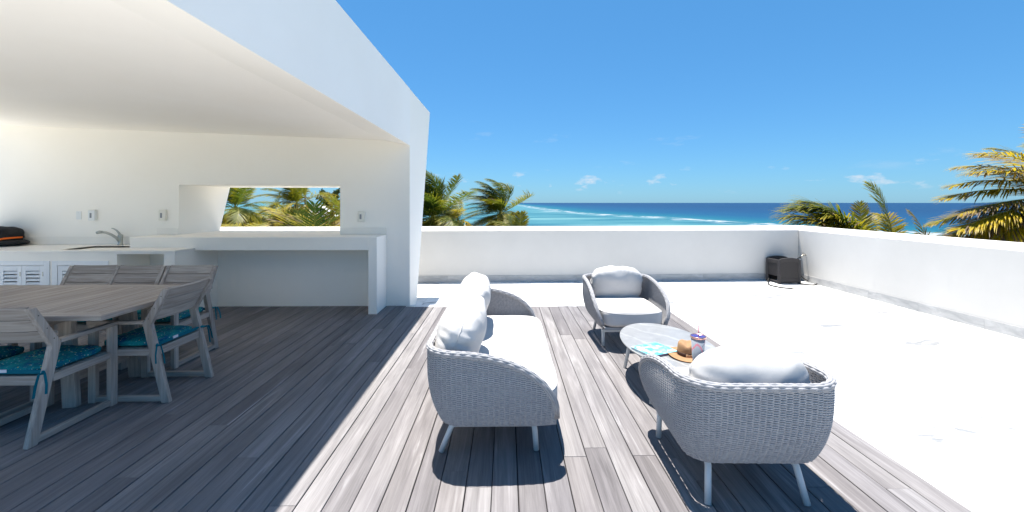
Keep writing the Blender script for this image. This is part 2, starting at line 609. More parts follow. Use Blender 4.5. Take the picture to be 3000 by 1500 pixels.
    a = NT('scrub_leaf', 0.7, 0.25)
    at = a.n('ShaderNodeAttribute'); at.attribute_name = 'tone'
    a.color(a.ramp(at.outputs['Fac'], [(0.0, (0.020, 0.048, 0.008)), (0.35, (0.045, 0.085, 0.012)), (0.6, (0.095, 0.115, 0.022)), (0.8, (0.125, 0.092, 0.058)), (1.0, (0.18, 0.145, 0.105))]))
    NT('bark', 0.9, 0.1, (0.14, 0.11, 0.09))
    # land
    a = NT('sand', 0.95, 0.1)
    v = a.coords('Position')
    sep = a.n('ShaderNodeSeparateXYZ'); a.l(v, sep.inputs[0])
    n1 = a.noise(v, 0.08, 5, 0.6)
    veg = a.rng(a.math('ADD', sep.outputs[2], a.math('MULTIPLY', n1, 0.6)), -6.95, -6.75)
    c = a.ramp(a.noise(v, 0.7, 5, 0.6), [(0.3, (0.56, 0.50, 0.41)), (0.7, (0.68, 0.63, 0.54))])
    a.color(a.mix(veg, c, a.ramp(n1, [(0.35, (0.07, 0.10, 0.03)), (0.65, (0.20, 0.17, 0.10))])))
    NT('roof_white', 0.6, 0.3, (0.72, 0.72, 0.74))
    NT('house_wall', 0.8, 0.2, (0.60, 0.58, 0.54))
    NT('window_glass', 0.15, 0.5, (0.04, 0.05, 0.06))
    NT('pole_wood', 0.8, 0.2, (0.06, 0.06, 0.07))
    # sea: bottom colour by depth, reef line and foam
    a = NT('sea_water', 0.35, 0.12)
    v = a.coords('Position')
    sep = a.n('ShaderNodeSeparateXYZ'); a.l(v, sep.inputs[0])
    X, Y = sep.outputs[0], sep.outputs[1]
    wig = a.math('MULTIPLY', a.math('SUBTRACT', a.noise(a.coords('Position', (0.012, 0.006, 0)), 1.0, 4, 0.6), 0.5), 60.0)
    xr = a.math('MAXIMUM', a.math('SUBTRACT', 160.0, a.math('MULTIPLY', Y, 0.2)), 66.0)
    u = a.math('ADD', a.math('SUBTRACT', X, xr), wig)
    deep = a.ramp(a.rng(u, 0, 420), [(0.0, (0.019, 0.112, 0.130)), (0.07, (0.002, 0.078, 0.117)), (0.20, (0.0, 0.040, 0.097)), (0.5, (0.0, 0.025, 0.080)), (1.0, (0.0, 0.018, 0.066))])
    ln = a.noise(a.coords('Position', (0.012, 0.03, 0)), 1.0, 5, 0.6, 0.4)
    lag = a.ramp(ln, [(0.34, (0.014, 0.078, 0.102)), (0.46, (0.026, 0.118, 0.142)), (0.56, (0.055, 0.165, 0.178)), (0.66, (0.13, 0.25, 0.235))])
    lag = a.mix(a.rng(Y, 350, 900, 0, 0.85), lag, (0.055, 0.170, 0.190))
    c = a.mix(a.rng(u, -14, 4), lag, deep)
    fn = a.noise(a.coords('Position', (0.085, 0.045, 0)), 1.0, 5, 0.66, 0.6)
    bandm = a.math('MULTIPLY', a.rng(u, -26, -6), a.rng(u, 10, 0))
    foam = a.math('MULTIPLY', bandm, a.rng(fn, 0.49, 0.55))
    caps = a.math('MULTIPLY', a.rng(a.noise(a.coords('Position', (0.11, 0.17, 0)), 1.0, 3, 0.5), 0.735, 0.76), a.rng(u, 10, 60))
    rip = a.noise(a.coords('Position', (0.05, 0.16, 0)), 1.0, 5, 0.65)
    c = a.mix(0.5, c, a.ramp(rip, [(0.3, (0.80, 0.84, 0.88)), (0.7, (1.20, 1.16, 1.12))]), 'MULTIPLY')
    c = a.mix(a.math('MAXIMUM', foam, a.math('MULTIPLY', caps, 0.6)), c, (0.36, 0.37, 0.375))
    a.color(c)
    a.bump(rip, 0.35, 1.0)


make_materials()
M = MATS


def make_resin_weave():
    t = M['resin_weave'].node_tree
    b = t.nodes['Principled BSDF']
    br = [n for n in t.nodes if n.type == 'TEX_BRICK'][0]
    tc = [n for n in t.nodes if n.type == 'TEX_COORD'][0]
    sp = t.nodes.new('ShaderNodeSeparateXYZ'); cb = t.nodes.new('ShaderNodeCombineXYZ'); ad = t.nodes.new('ShaderNodeMath')
    t.links.new(tc.outputs['Object'], sp.inputs[0])
    t.links.new(sp.outputs[0], ad.inputs[0]); t.links.new(sp.outputs[1], ad.inputs[1])
    t.links.new(ad.outputs[0], cb.inputs[0]); t.links.new(sp.outputs[2], cb.inputs[1])
    t.links.new(cb.outputs[0], br.inputs['Vector'])
    br.inputs['Color1'].default_value = (0.040, 0.035, 0.036, 1)
    br.inputs['Color2'].default_value = (0.028, 0.025, 0.026, 1)
    br.inputs['Mortar'].default_value = (0.012, 0.011, 0.011, 1)
    t.links.new(br.outputs['Color'], b.inputs['Base Color'])


make_resin_weave()

# ================================================================ THE SETTING
TZ = -0.10                      # terrace floor, one step below the deck
DECK_R, PITCH, GAP = 2.269, 0.1378, 0.005
DECK_END, WALL_Y = 6.17, 6.235
END_X = -1.40                   # end face of the pavilion


# ---- sea, land -------------------------------------------------
def make_sea_and_land():
    m = MB()
    m.quad((-30000, -3000, -8.5), (30000, -3000, -8.5), (30000, 40000, -8.5), (-30000, 40000, -8.5))
    tag(m.build('sea', M['sea_water']), kind='structure')
    shore = [(46, -300), (44, -60), (42, 0), (36, 60), (22, 110), (4, 150), (-10, 185), (-26, 214), (-45, 232), (-90, 262), (-190, 330), (-420, 470), (-900, 640)]
    m = MB()
    rows = []
    for off, z in ((0, -8.9), (7, -8.1), (16, -7.3), (28, -6.9), (60, -6.6)):
        row = []
        for i, (x, y) in enumerate(shore):
            a = Vector(shore[max(i - 1, 0)]); b = Vector(shore[min(i + 1, len(shore) - 1)])
            t = (b - a).normalized()
            nrm = Vector((-t.y, t.x))            # to the left of travel: inland
            row.append((x + nrm.x * off, y + nrm.y * off, z + 0.25 * noise.noise((x * .05, y * .05, off * .1))))
        rows.append(row)
    rows.append([(-1500, y if y < 200 else 200, -6.4) for x, y in shore])
    n = len(shore)
    for row in rows: m.v += row
    for r in range(len(rows) - 1):
        for i in range(n - 1):
            m.f.append((r * n + i, r * n + i + 1, (r + 1) * n + i + 1, (r + 1) * n + i))
    tag(m.build('ground', M['sand'], smooth=True), kind='structure')


make_sea_and_land()

# ---- terrace floor ---------------------------------------------
A_B, B_B = at_z(1225, 828, TZ), at_z(2237, 820, TZ)      # foot of the seaward parapet
A_R, B_R = Vector((6.09, 9.0, TZ)), at_z(2979, 989, TZ)      # foot of the side parapet


def line2(p, q):
    d = Vector((q.x - p.x, q.y - p.y)).normalized()
    return Vector((p.x, p.y)), d


def cross_lines(p, d, q, e):
    det = d.x * (-e.y) + e.x * d.y
    r = q - p
    t = (r.x * (-e.y) + e.x * r.y) / det
    return p + d * t


PB, DB = line2(A_B, B_B)          # heads +X
PR, DR = line2(A_R, B_R)          # heads -Y
NB = Vector((-DB.y, DB.x))        # outward (+Y)
NR = Vector((-DR.y, DR.x))        # outward (+X)
CORNER = cross_lines(PB, DB, PR, DR)


def make_floors():
    m = MB()
    m.box(-13.0, 6.9, -4.0, 9.6, -7.2, TZ - 0.028)
    base = tag(m.build('terrace_floor', M['grout']), kind='structure')
    T, J = 0.90, 0.004
    tile = MB()
    tile.box(-0.5, 0.5, -0.5, 0.5, -0.027, 0.0)
    src = None
    rects = []
    x = DECK_R + 0.012
    cols = []
    while x < 6.75:
        cols.append((x, min(x + T, 6.78))); x += T
    y = 9.2
    rows_ = []
    while y > -1.0:
        rows_.append((y - T, y)); y -= T
    for (x0, x1) in cols:
        for (y0, y1) in rows_:
            rects.append((x0, x1, y0, y1))
    x = DECK_R + 0.012
    while x > -9.5:
        for (y0, y1) in ((DECK_END + 0.135, 7.4), (7.4, 8.3), (8.3, 9.2)):
            rects.append((x - T, x, y0, y1))
        x -= T
    for x0, x1, y0, y1 in rects:
        sx, sy = x1 - x0 - J, y1 - y0 - J
        loc = ((x0 + x1) / 2, (y0 + y1) / 2, TZ + random.uniform(-0.0006, 0.0006))
        if src is None:
            src = tile.build('tile', M['floor_tile'], base)
            o = src
        else:
            o = inst(src, base)
        o.location = loc
        o.scale = (sx, sy, 1)
    # unseen white floor left of and behind the deck, added to bounce sunlight indoors
    m = MB(); m.box(-12.9, -6.9, -3.9, 9.2, TZ - 0.027, -0.002)
    m.box(-6.899, DECK_R, -3.9, 1.249, TZ - 0.027, -0.002)
    m.build('bounce_paving', M['floor_tile'], base)
    # timber deck
    m = MB(); m.box(-6.9, DECK_R - 0.004, 1.25, DECK_END - 0.004, TZ - 0.026, -0.030)
    m2 = MB(); m2.box(-6.9, END_X - 0.02, DECK_END - 0.004, WALL_Y - 0.002, TZ - 0.026, -0.030)
    m.v += []
    n = len(m.v); m.v += m2.v; m.f += [tuple(i + n for i in f) for f in m2.f]
    deck = tag(m.build('deck', M['deck_void']), kind='structure')
    pl = MB()
    w = (PITCH - GAP) / 2
    c = 0.0025
    prof = [(-w, -0.026), (w, -0.026), (w, -c), (w - c, 0), (-w + c, 0), (-w, -c)]
    pl.prism(prof, lambda u, v_, a: (u, a, v_), 0.0, 1.0)
    first = None
    rr = random.Random(11)
    known = {}                     # board ends that show in the photograph: board index -> joint position
    for px, py in ((727, 1340), (545, 1481), (790, 1483), (1655, 1338), (1890, 1334), (1010, 1006), (760, 1006), (1180, 1048), (1255, 1049), (840, 972), (620, 1245), (1008, 1232)):
        p = at_z(px, py)
        known.setdefault(int((DECK_R - p.x) / PITCH), p.y)
    k = 0
    while True:
        xc = DECK_R - PITCH * (k + 0.5)
        if xc < -6.83: break
        end = WALL_Y - 0.004 if xc < END_X - 0.08 else DECK_END
        cuts = [1.25]
        j = known.get(k)
        if j is None:
            j = rr.uniform(1.6, 4.9)
        yy = j
        pts = [yy]
        while yy + 2.4 < end - 0.5:
            yy += rr.uniform(2.1, 3.2)
            if yy < end - 0.5: pts.append(yy)
        cuts += [p for p in pts if p > 1.5] + [end]
        for y0, y1 in zip(cuts[:-1], cuts[1:]):
            if first is None:
                first = pl.build('plank', M['decking'], deck); o = first
            else:
                o = inst(first, deck)
            o.location = (xc + rr.uniform(-0.0008, 0.0008), y0 + 0.0012, rr.uniform(-0.0012, 0.0012))
            o.scale = (1, y1 - y0 - 0.0024, 1)
        k += 1
    # pale stone nosing along the step down
    x = DECK_R
    nb = MB(); nb.box(0, 1, 0, 0.118, -0.085, -0.001)
    src2 = None
    while x > END_X + 0.05:
        x0 = max(x - 0.9, END_X + 0.012)
        if src2 is None:
            src2 = nb.build('nosing', M['floor_tile'], deck, bevel=0.002, seg=1); o = src2
        else:
            o = inst(src2, deck)
        o.location = (x0 + 0.001, DECK_END + 0.005, 0)
        o.scale = (x - x0 - 0.002, 1, 1)
        x -= 0.9


make_floors()


# ---- parapets --------------------------------------------------
def make_parapets():
    TH, ZI, ZO = 0.30, 0.935, 1.012
    co = cross_lines(PB + NB * TH, DB, PR + NR * TH, DR)
    left = PB + DB * ((-9.6 - PB.x) / DB.x)
    left_o = left + NB * TH
    near = PR + DR * ((-1.2 - PR.y) / DR.y)
    near_o = near + NR * TH

    def wall(a, b, ao, bo, name):
        m = MB()
        for p, po in ((a, ao), (b, bo)):
            m.v += [(p.x, p.y, TZ - 0.02), (p.x, p.y, ZI), (po.x, po.y, ZO), (po.x, po.y, -7.0)]
        m.f += [(0, 1, 2, 3), (7, 6, 5, 4), (0, 4, 5, 1), (1, 5, 6, 2), (2, 6, 7, 3), (3, 7, 4, 0)]
        return m.build(name, M['plaster_weathered'], bevel=0.008, seg=2)

    wb = wall(left, CORNER, left_o, co, 'parapet_wall')
    tag(wb, 'white rendered parapet wall along the sea side, behind the rope armchair', 'parapet', 'terrace parapets')
    wr = wall(CORNER, near, co, near_o, 'parapet_wall')
    tag(wr, 'white rendered parapet wall at right angles, with the water tap and hose on it', 'parapet', 'terrace parapets')
    sk = MB(); sk.box(0, 1, -0.012, 0.0, 0, 0.132)
    src = None
    for w, p0, p1, d, inw in ((wb, left, CORNER, DB, -NB), (wr, CORNER, near, DR, -NR)):
        L = (p1 - p0).length
        ang = math.atan2(d.y, d.x)
        s = 0.0
        s0 = (0.61 if w is wb else 0.87)
        while s < L - 0.02:
            e = min((s0 if s == 0 else s + 0.87), L - 0.012)
            if src is None:
                src = sk.build('skirting_tile', M['skirting_stone'], w); o = src
            else:
                o = inst(src, w)
            q = p0 + d * (s + 0.001) + inw * 0.0005
            o.location = (q.x, q.y, TZ + 0.001)
            o.rotation_euler = (0, 0, ang)
            o.scale = (e - s - 0.002, 1, 1)
            s = e
    return wr


side_parapet = make_parapets()

# ---- pavilion --------------------------------------------------
SILL, HEAD = 1.04, 1.76
WX0 = at_y(524, 600, WALL_Y).x
WX1 = at_y(996.6, 600, WALL_Y).x
ROOF_Y0, ROOF_TOP = 1.70, 3.16  # unseen front edge of the roof set back to let sun bounce inside
LEFT_X = -7.45  # unseen left edge, left open and drawn in for more bounced sun


def back_y(z):
    return 6.70 + (z + 0.1) * 0.365


def make_pavilion():
    pav = empty('pavilion', (-4.9, WALL_Y, 0))
    tag(pav, 'white open-fronted pavilion with sloping roof and slot window in its rear wall', 'pavilion')
    ox, oy = pav.location.x, pav.location.y
    xs = [LEFT_X, WX0, WX1, END_X]
    zs = [TZ - 0.02, SILL - 0.045, HEAD, ROOF_TOP]
    m = MB()

    def V(x, y, z):
        m.v.append((x - ox, y - oy, z)); return len(m.v) - 1
    fr = [[V(x, WALL_Y, z) for x in xs] for z in zs]
    bk = [[V(x, back_y(z), z) for x in xs] for z in zs]
    for r in range(3):
        for c in range(3):
            if r == 1 and c == 1: continue
            m.f.append((fr[r][c], fr[r][c + 1], fr[r + 1][c + 1], fr[r + 1][c]))
            m.f.append((bk[r][c + 1], bk[r][c], bk[r + 1][c], bk[r + 1][c + 1]))
    for c in range(3):
        m.f.append((fr[3][c], fr[3][c + 1], bk[3][c + 1], bk[3][c]))
        m.f.append((fr[0][c + 1], fr[0][c], bk[0][c], bk[0][c + 1]))
    for r in range(3):
        m.f.append((fr[r][0], fr[r + 1][0], bk[r + 1][0], bk[r][0]))
        m.f.append((fr[r + 1][3], fr[r][3], bk[r][3], bk[r + 1][3]))
    m.f.append((fr[1][1], fr[1][2], bk[1][2], bk[1][1]))
    m.f.append((fr[2][2], fr[2][1], bk[2][1], bk[2][2]))
    m.f.append((fr[2][1], fr[1][1], bk[1][1], bk[2][1]))
    m.f.append((fr[1][2], fr[2][2], bk[2][2], bk[1][2]))
    m.build('rear_wall', M['plaster_bounce_warm'], pav)
    # roof slab: the soffit steps up a little behind the edge beam
    prof = [(END_X, ROOF_TOP), (END_X, 2.333), (-1.78, 2.41), (LEFT_X, 2.62), (LEFT_X, ROOF_TOP)]
    m = MB()
    m.prism(prof, lambda u, w, a: (u - ox, a - oy, w), ROOF_Y0, WALL_Y - 0.0005)
    ro = m.build('roof', M['plaster_bounce_warm'], pav)
    m = MB(); m.box(END_X + .0015 - ox, END_X + .004 - ox, ROOF_Y0 - oy, WALL_Y - oy, 2.3335, ROOF_TOP)
    m.build('fascia', M['plaster'], pav)
    # sill slab of the slot window
    m = MB()
    m.box(WX0 + 0.002 - ox, WX1 - 0.002 - ox, -0.0 + 0.003, back_y(SILL) - oy - 0.02, SILL - 0.044, SILL)
    m.build('window_sill', M['plaster_bounce_warm'], pav, bevel=0.004)
    # pier that carries the far end of the roof
    m = MB(); m.box(LEFT_X - ox, LEFT_X + 0.35 - ox, ROOF_Y0 - oy + 0.02, ROOF_Y0 - oy + 0.6, 0.001, 2.60)
    m.build('pier', M['plaster'], pav)
    return pav


pavilion = make_pavilion()

# ================================================================ OUTDOOR KITCHEN
BAR_F = at_z(1090, 921).y          # front plane of the bar
BAR_R = at_y(1104, 700, BAR_F).x
BAR_L = at_y(380, 700, BAR_F).x
CNT_F = 5.42                       # front of the lower counter
CNT_R = at_y(514, 733, CNT_F).x
CNT_H = 0.90


def make_bar():
    e = empty('bar_counter', ((BAR_L + BAR_R) / 2, WALL_Y, 0))
    tag(e, 'white masonry bar ledge under the slot window, deep apron and one side panel', 'counter')
    ox, oy = e.location.x, e.location.y
    m = MB(); m.box(BAR_L - ox, BAR_R - 0.116 - ox, BAR_F - oy, -0.002, 0.862, 1.037)
    m.build('worktop', M['plaster_bounce_warm'], e, bevel=0.004)
    m = MB(); m.box(BAR_R - 0.115 - ox, BAR_R - ox, BAR_F - 0.002 - oy, -0.002, 0.001, 1.0375)
    m.build('side_panel', M['plaster_bounce_warm'], e, bevel=0.004)
    m = MB(); m.box(WX1 + 0.001 - ox, BAR_R - ox, -0.016, -0.0015, 1.039, 1.137)
    m.build('backsplash', M['worktop'], e, bevel=0.002)
    m = MB(); m.box(at_y(462, 670, WALL_Y).x - ox, WX0 - 0.001 - ox, -0.016, -0.0015, 1.039, 1.137)
    m.build('backsplash', M['worktop'], e, bevel=0.002)


make_bar()


def make_counter():
    x0 = -7.5
    e = empty('kitchen_counter', ((x0 + CNT_R) / 2, WALL_Y, 0))
    tag(e, 'white outdoor kitchen counter with louvred cabinets, open niche and inset sink', 'counter')
    ox, oy = e.location.x, e.location.y
    f = CNT_F - oy + 0.015
    X = lambda px, py=760: at_y(px, py, CNT_F + 0.015).x
    n0, n1 = X(342.5), X(480)
    top = CNT_H - 0.024
    nz = 1.5 - (742.7 - HZ) / F * (CNT_F + .015)         # head of the niche
    a0, a1 = X(157), X(316)
    b1 = X(144)
    b0 = b1 - (a1 - a0)
    dz = 1.5 - (762 - HZ) / F * (CNT_F + .015)           # head of the cabinet frames
    # carcass in blocks round the openings
    m = MB()
    m.box(x0 - ox, b0 - ox, f, -0.002, 0.001, top)
    m.box(b1 - ox, a0 - ox, f, -0.002, 0.001, top)
    m.box(a1 - ox, n0 - ox, f, -0.002, 0.001, top)
    m.box(n1 - ox, CNT_R - 0.02 - ox, f, -0.002, 0.001, top)
    for l, r_, h in ((b0, b1, dz), (a0, a1, dz), (n0, n1, nz)):
        m.box(l - ox, r_ - ox, f, -0.002, h, top)
        m.box(l - ox, r_ - ox, f + 0.50, -0.003, 0.08, h)
        m.box(l - ox, r_ - ox, f, -0.002, 0.001, 0.08)
    m.build('carcass', M['plaster_bounce_warm'], e)
    # worktop in four strips round the sink
    s0, s1 = at_z(262, 722, CNT_H), at_z(375, 718, CNT_H)
    sx0, sx1 = s0.x - ox, at_z(352, 728, CNT_H).x - ox
    sy0, sy1 = CNT_F + 0.13 - oy, WALL_Y - 0.22 - oy
    m = MB()
    for a, b, c, d in ((x0 - ox, sx0, CNT_F - oy, -0.018), (sx1, CNT_R - ox, CNT_F - oy, BAR_F - oy - .001), (sx0, sx1, CNT_F - oy, sy0), (sx0, sx1, sy1, -0.018)):
        m.box(a, b, c, d, top + 0.0005, CNT_H)
    m.box(sx1, BAR_L - ox - .001, BAR_F - oy - .001, -0.018, top + 0.0005, CNT_H)
    wt = m.build('worktop', M['worktop'], e)
    m = MB()
    t = 0.004
    m.box(sx0, sx1, sy0, sy1, 0.70, 0.704)
    m.box(sx0 - t, sx0, sy0, sy1, 0.70, CNT_H - 0.003); m.box(sx1, sx1 + t, sy0, sy1, 0.70, CNT_H - 0.003)
    m.box(sx0, sx1, sy0 - t, sy0, 0.70, CNT_H - 0.003); m.box(sx0, sx1, sy1, sy1 + t, 0.70, CNT_H - 0.003)
    m.build('sink', M['worktop'], e)
    m = MB(); m.box(x0 - ox, BAR_L - 0.001 - ox, -0.017, -0.0015, CNT_H + 0.001, 1.014)
    m.build('backsplash', M['worktop'], e, bevel=0.002)
    # louvred cabinets
    slat = MB(); slat.bar((0, 0, 0), (1, 0, 0), 0.034, 0.007, side=(0, -0.62, -0.78))
    srcs = None
    for l, r_ in ((a0, a1), (b0, b1)):
        m = MB()
        fw = 0.055
        l_, rr = l - ox, r_ - ox
        m.box(l_ - .012, l_ + fw, f - 0.012, f + 0.012, 0.06, dz)
        m.box(rr - fw, rr + .012, f - 0.012, f + 0.012, 0.06, dz)
        m.box(l_ + fw, rr - fw, f - 0.012, f + 0.012, dz - fw, dz)
        fr = m.build('cabinet_frame', M['louvre_paint'], e, bevel=0.002, seg=1)
        mid = (l_ + rr) / 2
        for p, q in ((l_ + fw + .004, mid - .0015), (mid + .0015, rr - fw - .004)):
            m = MB()
            st = 0.052
            h1 = dz - fw - .005
            m.box(p, p + st, f - .006, f + .016, 0.085, h1); m.box(q - st, q, f - .006, f + .016, 0.085, h1)
            m.box(p + st, q - st, f - .006, f + .016, h1 - 0.062, h1); m.box(p + st, q - st, f - .006, f + .016, 0.085, 0.15)
            dr = m.build('louvre_door', M['louvre_paint'], e, bevel=0.0015, seg=1)
            z = h1 - 0.062 - 0.024
            while z > 0.16:
                if srcs is None:
                    srcs = slat.build('slat', M['louvre_paint'], dr); o = srcs
                else:
                    o = inst(srcs, dr)
                o.location = (p + st, f + .006, z)
                o.scale = (q - p - 2 * st, 1, 1)
                z -= 0.0455
            m = MB()
            kx = p + .012 if p > mid else q - .012
            m.box(q - 0.018, q - 0.008, f - .010, f - .0062, h1 - 0.13, h1 - 0.075)
            m.build('hinge', M['nickel'], dr)
    return (sx0 + ox, sx1 + ox, sy1 + oy)


SINK = make_counter()


def make_plates():
    def plate(px, py, w, h, d, mat, name, lab, cat, win=True, grp=None):
        p = at_y(px, py, WALL_Y)
        e = empty(name, (p.x, WALL_Y - 0.001, p.z))
        tag(e, lab, cat, grp)
        m = MB(); m.box(-w / 2, w / 2, -d, 0, -h / 2, h / 2)
        m.build('cover', M[mat], e, bevel=min(0.006, d * .4), seg=3)
        if win:
            m = MB(); m.box(-0.022, 0.006, -d - 0.002, -d + 0.001, -0.034, 0.036)
            m.build('window', M['plate_window'], e, bevel=0.001, seg=1)
            m = MB(); m.box(-w / 2 + .004, w / 2 - .006, -d + .003, -.002, h / 2 + .0005, h / 2 + .010)
            m.build('hinge', M['plate_cream'], e, bevel=0.002, seg=1)
        else:
            m = MB(); m.tube([(0, -d - .0015, h / 2 - .022), (0, -d + .001, h / 2 - .022)], .003, 8)
            m.build('screw', M['nickel'], e)
    plate(232, 631, 0.072, 0.118, 0.008, 'plate_white', 'blank_plate', 'flat white blank wall plate beside the covered outlet above the sink', 'wall plate', False)
    plate(276, 631, 0.095, 0.145, 0.045, 'plate_white', 'covered_outlet', 'weatherproof outlet box next to the blank plate, above the sink', 'outlet', True, 'outlets with weather covers')
    plate(481, 631, 0.095, 0.145, 0.045, 'plate_cream', 'covered_outlet', 'weatherproof outlet box between faucet and window, just before the window recess', 'outlet', True, 'outlets with weather covers')
    plate(1061, 635, 0.095, 0.145, 0.045, 'plate_cream', 'covered_outlet', 'weatherproof outlet box over the bar end, near the end of the wall', 'outlet', True, 'outlets with weather covers')


make_plates()


def make_faucet():
    b = at_z(365, 716.5, CNT_H)
    b.y = min(b.y, WALL_Y - 0.10)
    s = 0.98
    e = empty('kitchen_faucet', (b.x, b.y, CNT_H + 0.001))
    tag(e, 'brushed nickel single-lever kitchen faucet behind the inset sink', 'faucet')
    m = MB(); m.lathe([(0.033, 0), (0.033, 0.012), (0.027, 0.02), (0.027, 0.07), (0.031, 0.11), (0.030, 0.135), (0.022, 0.15), (0.0, 0.154)], 20)
    m.build('body', M['nickel'], e, smooth=True)
    m = MB()
    m.tube([(-0.005, -0.01, 0.055), (-0.03, -0.03, 0.105), (-0.075, -0.055, 0.150), (-0.13, -0.08, 0.182), (-0.165, -0.095, 0.188)], [0.020, 0.019, 0.017, 0.017, 0.017], 12)
    m.tube([(-0.160, -0.093, 0.189), (-0.19, -0.107, 0.190), (-0.222, -0.12, 0.180)], [0.019, 0.024, 0.018], 12)
    m.build('spout', M['nickel'], e, smooth=True)
    m = MB(); m.tube([(0.0, 0, 0.140), (-0.006, -.01, 0.165), (-0.03, -.02, 0.205), (-0.065, -.03, 0.232), (-0.088, -.04, 0.240)], [0.018, 0.015, 0.011, 0.008, 0.005], 10)
    m.build('lever', M['nickel'], e, smooth=True)


make_faucet()


def rounded_solid(w, d, t, p=4.0, n=14, pf=None, fn=None):
    """cube-sphere grid pulled to a super-ellipsoid; fn(a, b, c, x, y, z) -> xyz reshapes it"""
    m = MB()
    idx = {}

    def vert(a, b, c):
        key = (round(a, 5), round(b, 5), round(c, 5))
        if key in idx: return idx[key]
        # spread grid points more evenly round the corners
        A, B, C = (math.tan(x * math.pi / 4) * 0.5 + x * 0.5 for x in (a, b, c))
        k = (abs(A) ** p + abs(B) ** p + abs(C) ** p) ** (1.0 / p)
        x, y, z = A / k * w / 2, B / k * d / 2, C / k * t / 2
        if fn: x, y, z = fn(A / k, B / k, C / k, x, y, z)
        idx[key] = len(m.v)
        m.v.append((x, y, z))
        return idx[key]
    for ax in range(3):
        for s in (-1, 1):
            for i in range(n):
                for j in range(n):
                    q = []
                    for di, dj in ((0, 0), (1, 0), (1, 1), (0, 1)):
                        g = [0, 0, 0]
                        g[ax] = s
                        g[(ax + 1) % 3] = -1 + 2 * (i + di) / n
                        g[(ax + 2) % 3] = -1 + 2 * (j + dj) / n
                        q.append(vert(*g))
                    m.f.append(tuple(q) if s > 0 else tuple(reversed(q)))
    return m


def make_bag():
    p = at_z(-30, 722, CNT_H)
    e = empty('sports_bag', (p.x, p.y + 0.07, CNT_H))
    tag(e, 'black sports bag with bright orange strap lying on the kitchen counter', 'bag')

    def body(a, b, c, x, y, z):
        z = z + 0.5 * 0.21
        x = x * (1 - 0.10 * (c + 1) / 2) + 0.012 * noise.noise((a * 3, b * 2, c * 2))
        y = y + 0.012 * noise.noise((a * 2, b * 3, c * 3 + 5))
        z = z * (1 + 0.05 * noise.noise((a * 2 + 9, b * 2, 0))) + 0.052
        return x, y, z
    rounded_solid(0.62, 0.34, 0.23, 3.2, 16, fn=body).build('body', M['bag_fabric'], e, smooth=True)

    def pouch(a, b, c, x, y, z):
        return x + 0.03, y - 0.01, z + 0.046 + 0.006 * noise.noise((a * 3, b * 3, c))
    rounded_solid(0.72, 0.36, 0.09, 3.0, 12, fn=pouch).build('base_pocket', M['bag_fabric'], e, smooth=True)
    m = MB()
    path = [(-0.30, -0.18, 0.052), (-0.12, -0.187, 0.058), (0.03, -0.187, 0.066), (0.16, -0.178, 0.090), (0.26, -0.135, 0.112), (0.305, -0.06, 0.118), (0.31, 0.05, 0.118)]
    for a, b in zip(path[:-1], path[1:]):
        m.bar(a, b, 0.022, 0.007, side=(0, 0, 1))
    m.build('strap', M['bag_trim'], e)
    m = MB(); m.lathe([(0, -.022), (.014, -.018), (.021, 0), (.014, .018), (0, .022)], 14, (0.01, -0.20, 0.024))
    m.build('toggle', M['bag_trim'], e, smooth=True)
    m = MB()
    m.tube([(-0.28, -0.165, 0.17), (-0.1, -0.168, 0.215), (0.08, -0.16, 0.243), (0.18, -0.13, 0.240), (0.25, -0.09, 0.20), (0.27, -0.06, 0.14)], 0.0035, 6)
    m.build('piping', M['bag_piping'], e, smooth=True)


make_bag()

